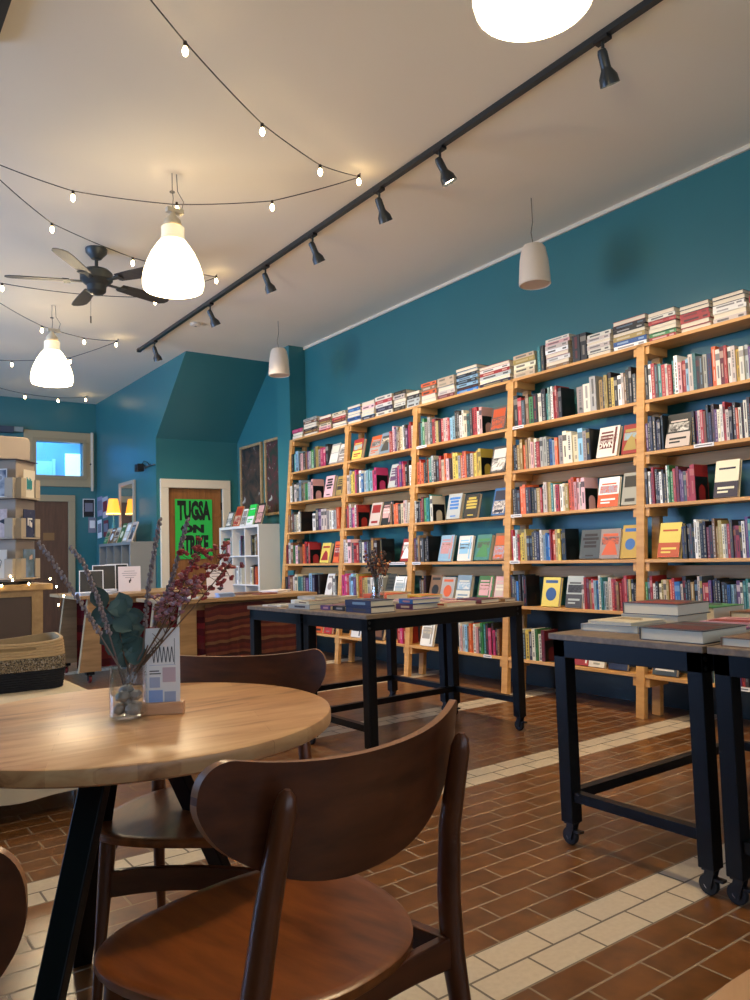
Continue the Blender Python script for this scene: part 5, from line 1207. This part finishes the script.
MB().tube([(-.05, -.02, -.36), (-.052, -.022, -.56)], .0015, 5).tube([(-.052, -.022, -.56), (-.052, -.022, -.615)], .006, 8).build('pull_chain', plain('chain_dark', (70, 60, 50), .5), fn)

# ------------------------------------------------------------------ string lights
bulb_m = emis('string_bulb_glow', (255, 222, 164), 40); cord_m = plain('cord_dark', (44, 36, 28), .6)
def string_light(label, pts, bulbs, hook=True):
    t = thing('string_light', label, 'string lights', (0, 0, 0), 0, 'string lights across the ceiling')
    path = []
    P = [Vector(p) for p in pts]
    for i in range(len(P) - 1):
        L = (P[i + 1] - P[i]).length
        for q in range(8): f = q / 8; path.append(P[i].lerp(P[i + 1], f) - Vector((0, 0, .05 * L * f * (1 - f))))
    path.append(P[-1]); MB().tube(path, .0034, 6).build('cord', cord_m, t, smooth=True)
    for b in bulbs:
        b = Vector(b); s = MB().lathe([(0, .004), (.009, .002), (.010, -.020), (.008, -.024), (0, -.024)], 10, b).build('socket', cord_m, t)
        MB().lathe([(.006, -.022), (.012, -.034), (.0145, -.046), (.011, -.060), (.004, -.068), (0, -.069)], 14, b).build('bulb', bulb_m, t, smooth=True)
    if hook: e = P[-1]; MB().tube([e, (e.x, e.y, ZC)], .004, 6).build('ceiling_hook', cord_m, t)
z1, z2 = 3.45, 3.44
H1, H2, H3, H4 = (2.853, 4.0, 3.565), (2.819, 6.166, 3.565), (2.71, 8.58, 3.565), (3.251, 11.78, 3.565)
string_light('string of bulbs from the top edge down to the first hook near the track', [(-.6, 1.9, 3.53), (.6, 2.62, 3.47), (1.325, 3.2, 3.45), (1.922, 3.595, 3.44), (2.431, 3.822, 3.45), H1], [(.75, 2.74, 3.46), (1.325, 3.2, 3.45), (1.922, 3.595, 3.44), (2.431, 3.822, 3.45), (2.82, 3.97, 3.555)])
string_light('string of bulbs crossing just above the middle pendant to the first hook', [(-2.2, 4.6, 3.56), (.1, 4.72, 3.47), (.841, 4.833, 3.45), (1.272, 4.90, 3.43), (1.87, 4.721, 3.42), (2.392, 4.359, 3.43), H1], [(.2, 4.73, 3.465), (1.272, 4.90, 3.43), (1.87, 4.69, 3.42), (2.392, 4.359, 3.43)], False)
string_light('string of bulbs running behind the middle pendant and over the fan to the second hook', [(-2.0, 4.4, 3.54), (.0, 4.72, 3.47), (.875, 5.028, 3.45), (1.283, 5.482, 3.44), (1.95, 5.80, 3.44), H2], [(.3, 4.83, 3.46), (1.283, 5.482, 3.44), (1.95, 5.80, 3.44), (2.79, 6.12, 3.555)])
string_light('string of bulbs passing just below the ceiling fan to the second hook', [(-2.0, 7.0, 3.55), (.4, 6.98, 3.45), (1.209, 6.932, 3.45), (1.842, 6.814, 3.43), (2.406, 6.57, 3.43), H2], [(.5, 6.97, 3.45), (1.225, 6.93, 3.45), (1.842, 6.814, 3.43), (2.406, 6.57, 3.43)], False)
string_light('string of bulbs passing just above the back pendant to the third hook', [(-2.0, 6.2, 3.55), (.5, 7.1, 3.46), (1.304, 7.476, 3.45), (1.764, 7.945, 3.43), (2.235, 8.202, 3.44), H3], [(.6, 7.15, 3.46), (1.764, 7.945, 3.43), (2.235, 8.202, 3.44), (2.68, 8.55, 3.555)])
string_light('string of bulbs behind the back pendant to the third hook', [(-2.0, 9.9, 3.55), (.9, 9.7, 3.45), (1.784, 9.498, 3.43), (2.31, 9.05, 3.43), H3], [(.9, 9.7, 3.45), (1.784, 9.498, 3.43), (2.31, 9.05, 3.43)], False)
string_light('string of bulbs nearest the back wall, just under the ceiling', [(-1.5, 10.2, 3.55), (1.0, 10.8, 3.46), (1.95, 11.162, 3.45), (2.297, 11.342, 3.44), (2.748, 11.414, 3.44), H4], [(1.2, 10.87, 3.455), (2.297, 11.342, 3.44), (2.748, 11.414, 3.44), (3.22, 11.74, 3.555)])

# ------------------------------------------------------------------ daylight, world, camera
w = bpy.data.worlds.new('daylight'); SC.world = w; w.use_nodes = True
bg = w.node_tree.nodes['Background']; bg.inputs[0].default_value = (.52, .72, 1.0, 1); bg.inputs[1].default_value = .8
light('shop_window_daylight', 'AREA', (.65, YF - .2, 1.9), 70, (.74, .85, 1.0), (7.2, 2.6), (math.radians(90), 0, 0))
light('side_window_daylight', 'AREA', (XL - .2, 7.9, 1.75), 520, (.32, .54, 1.0), (5.2, 2.4), (math.radians(90), 0, math.radians(-90)))

cam = bpy.data.cameras.new('camera'); co = bpy.data.objects.new('camera', cam); COL.objects.link(co)
cam.sensor_width = 36; cam.lens = 27.81; cam.clip_start = .05
Rr = ((0.8109853812835479, -0.5842903559999042, -0.030124595099082063), (-0.015644596190928103, -0.07312765113084005, 0.997199876278627), (0.5848572115947629, 0.8082432347539888, 0.06844644271258672))
co.matrix_world = Matrix(((Rr[0][0], Rr[1][0], -Rr[2][0], 0), (Rr[0][1], Rr[1][1], -Rr[2][1], 0), (Rr[0][2], Rr[1][2], -Rr[2][2], 1.10), (0, 0, 0, 1)))
SC.camera = co
SC.view_settings.view_transform = 'Standard'; SC.view_settings.look = 'None'; SC.view_settings.gamma = 1; SC.view_settings.use_curve_mapping = False
SC.view_settings.exposure = 0.0
SC.cycles.use_denoising = True
SC.cycles.max_bounces = 8; SC.cycles.transparent_max_bounces = 12
SC.cycles.sample_clamp_indirect = 6
SC.cycles.use_light_tree = True
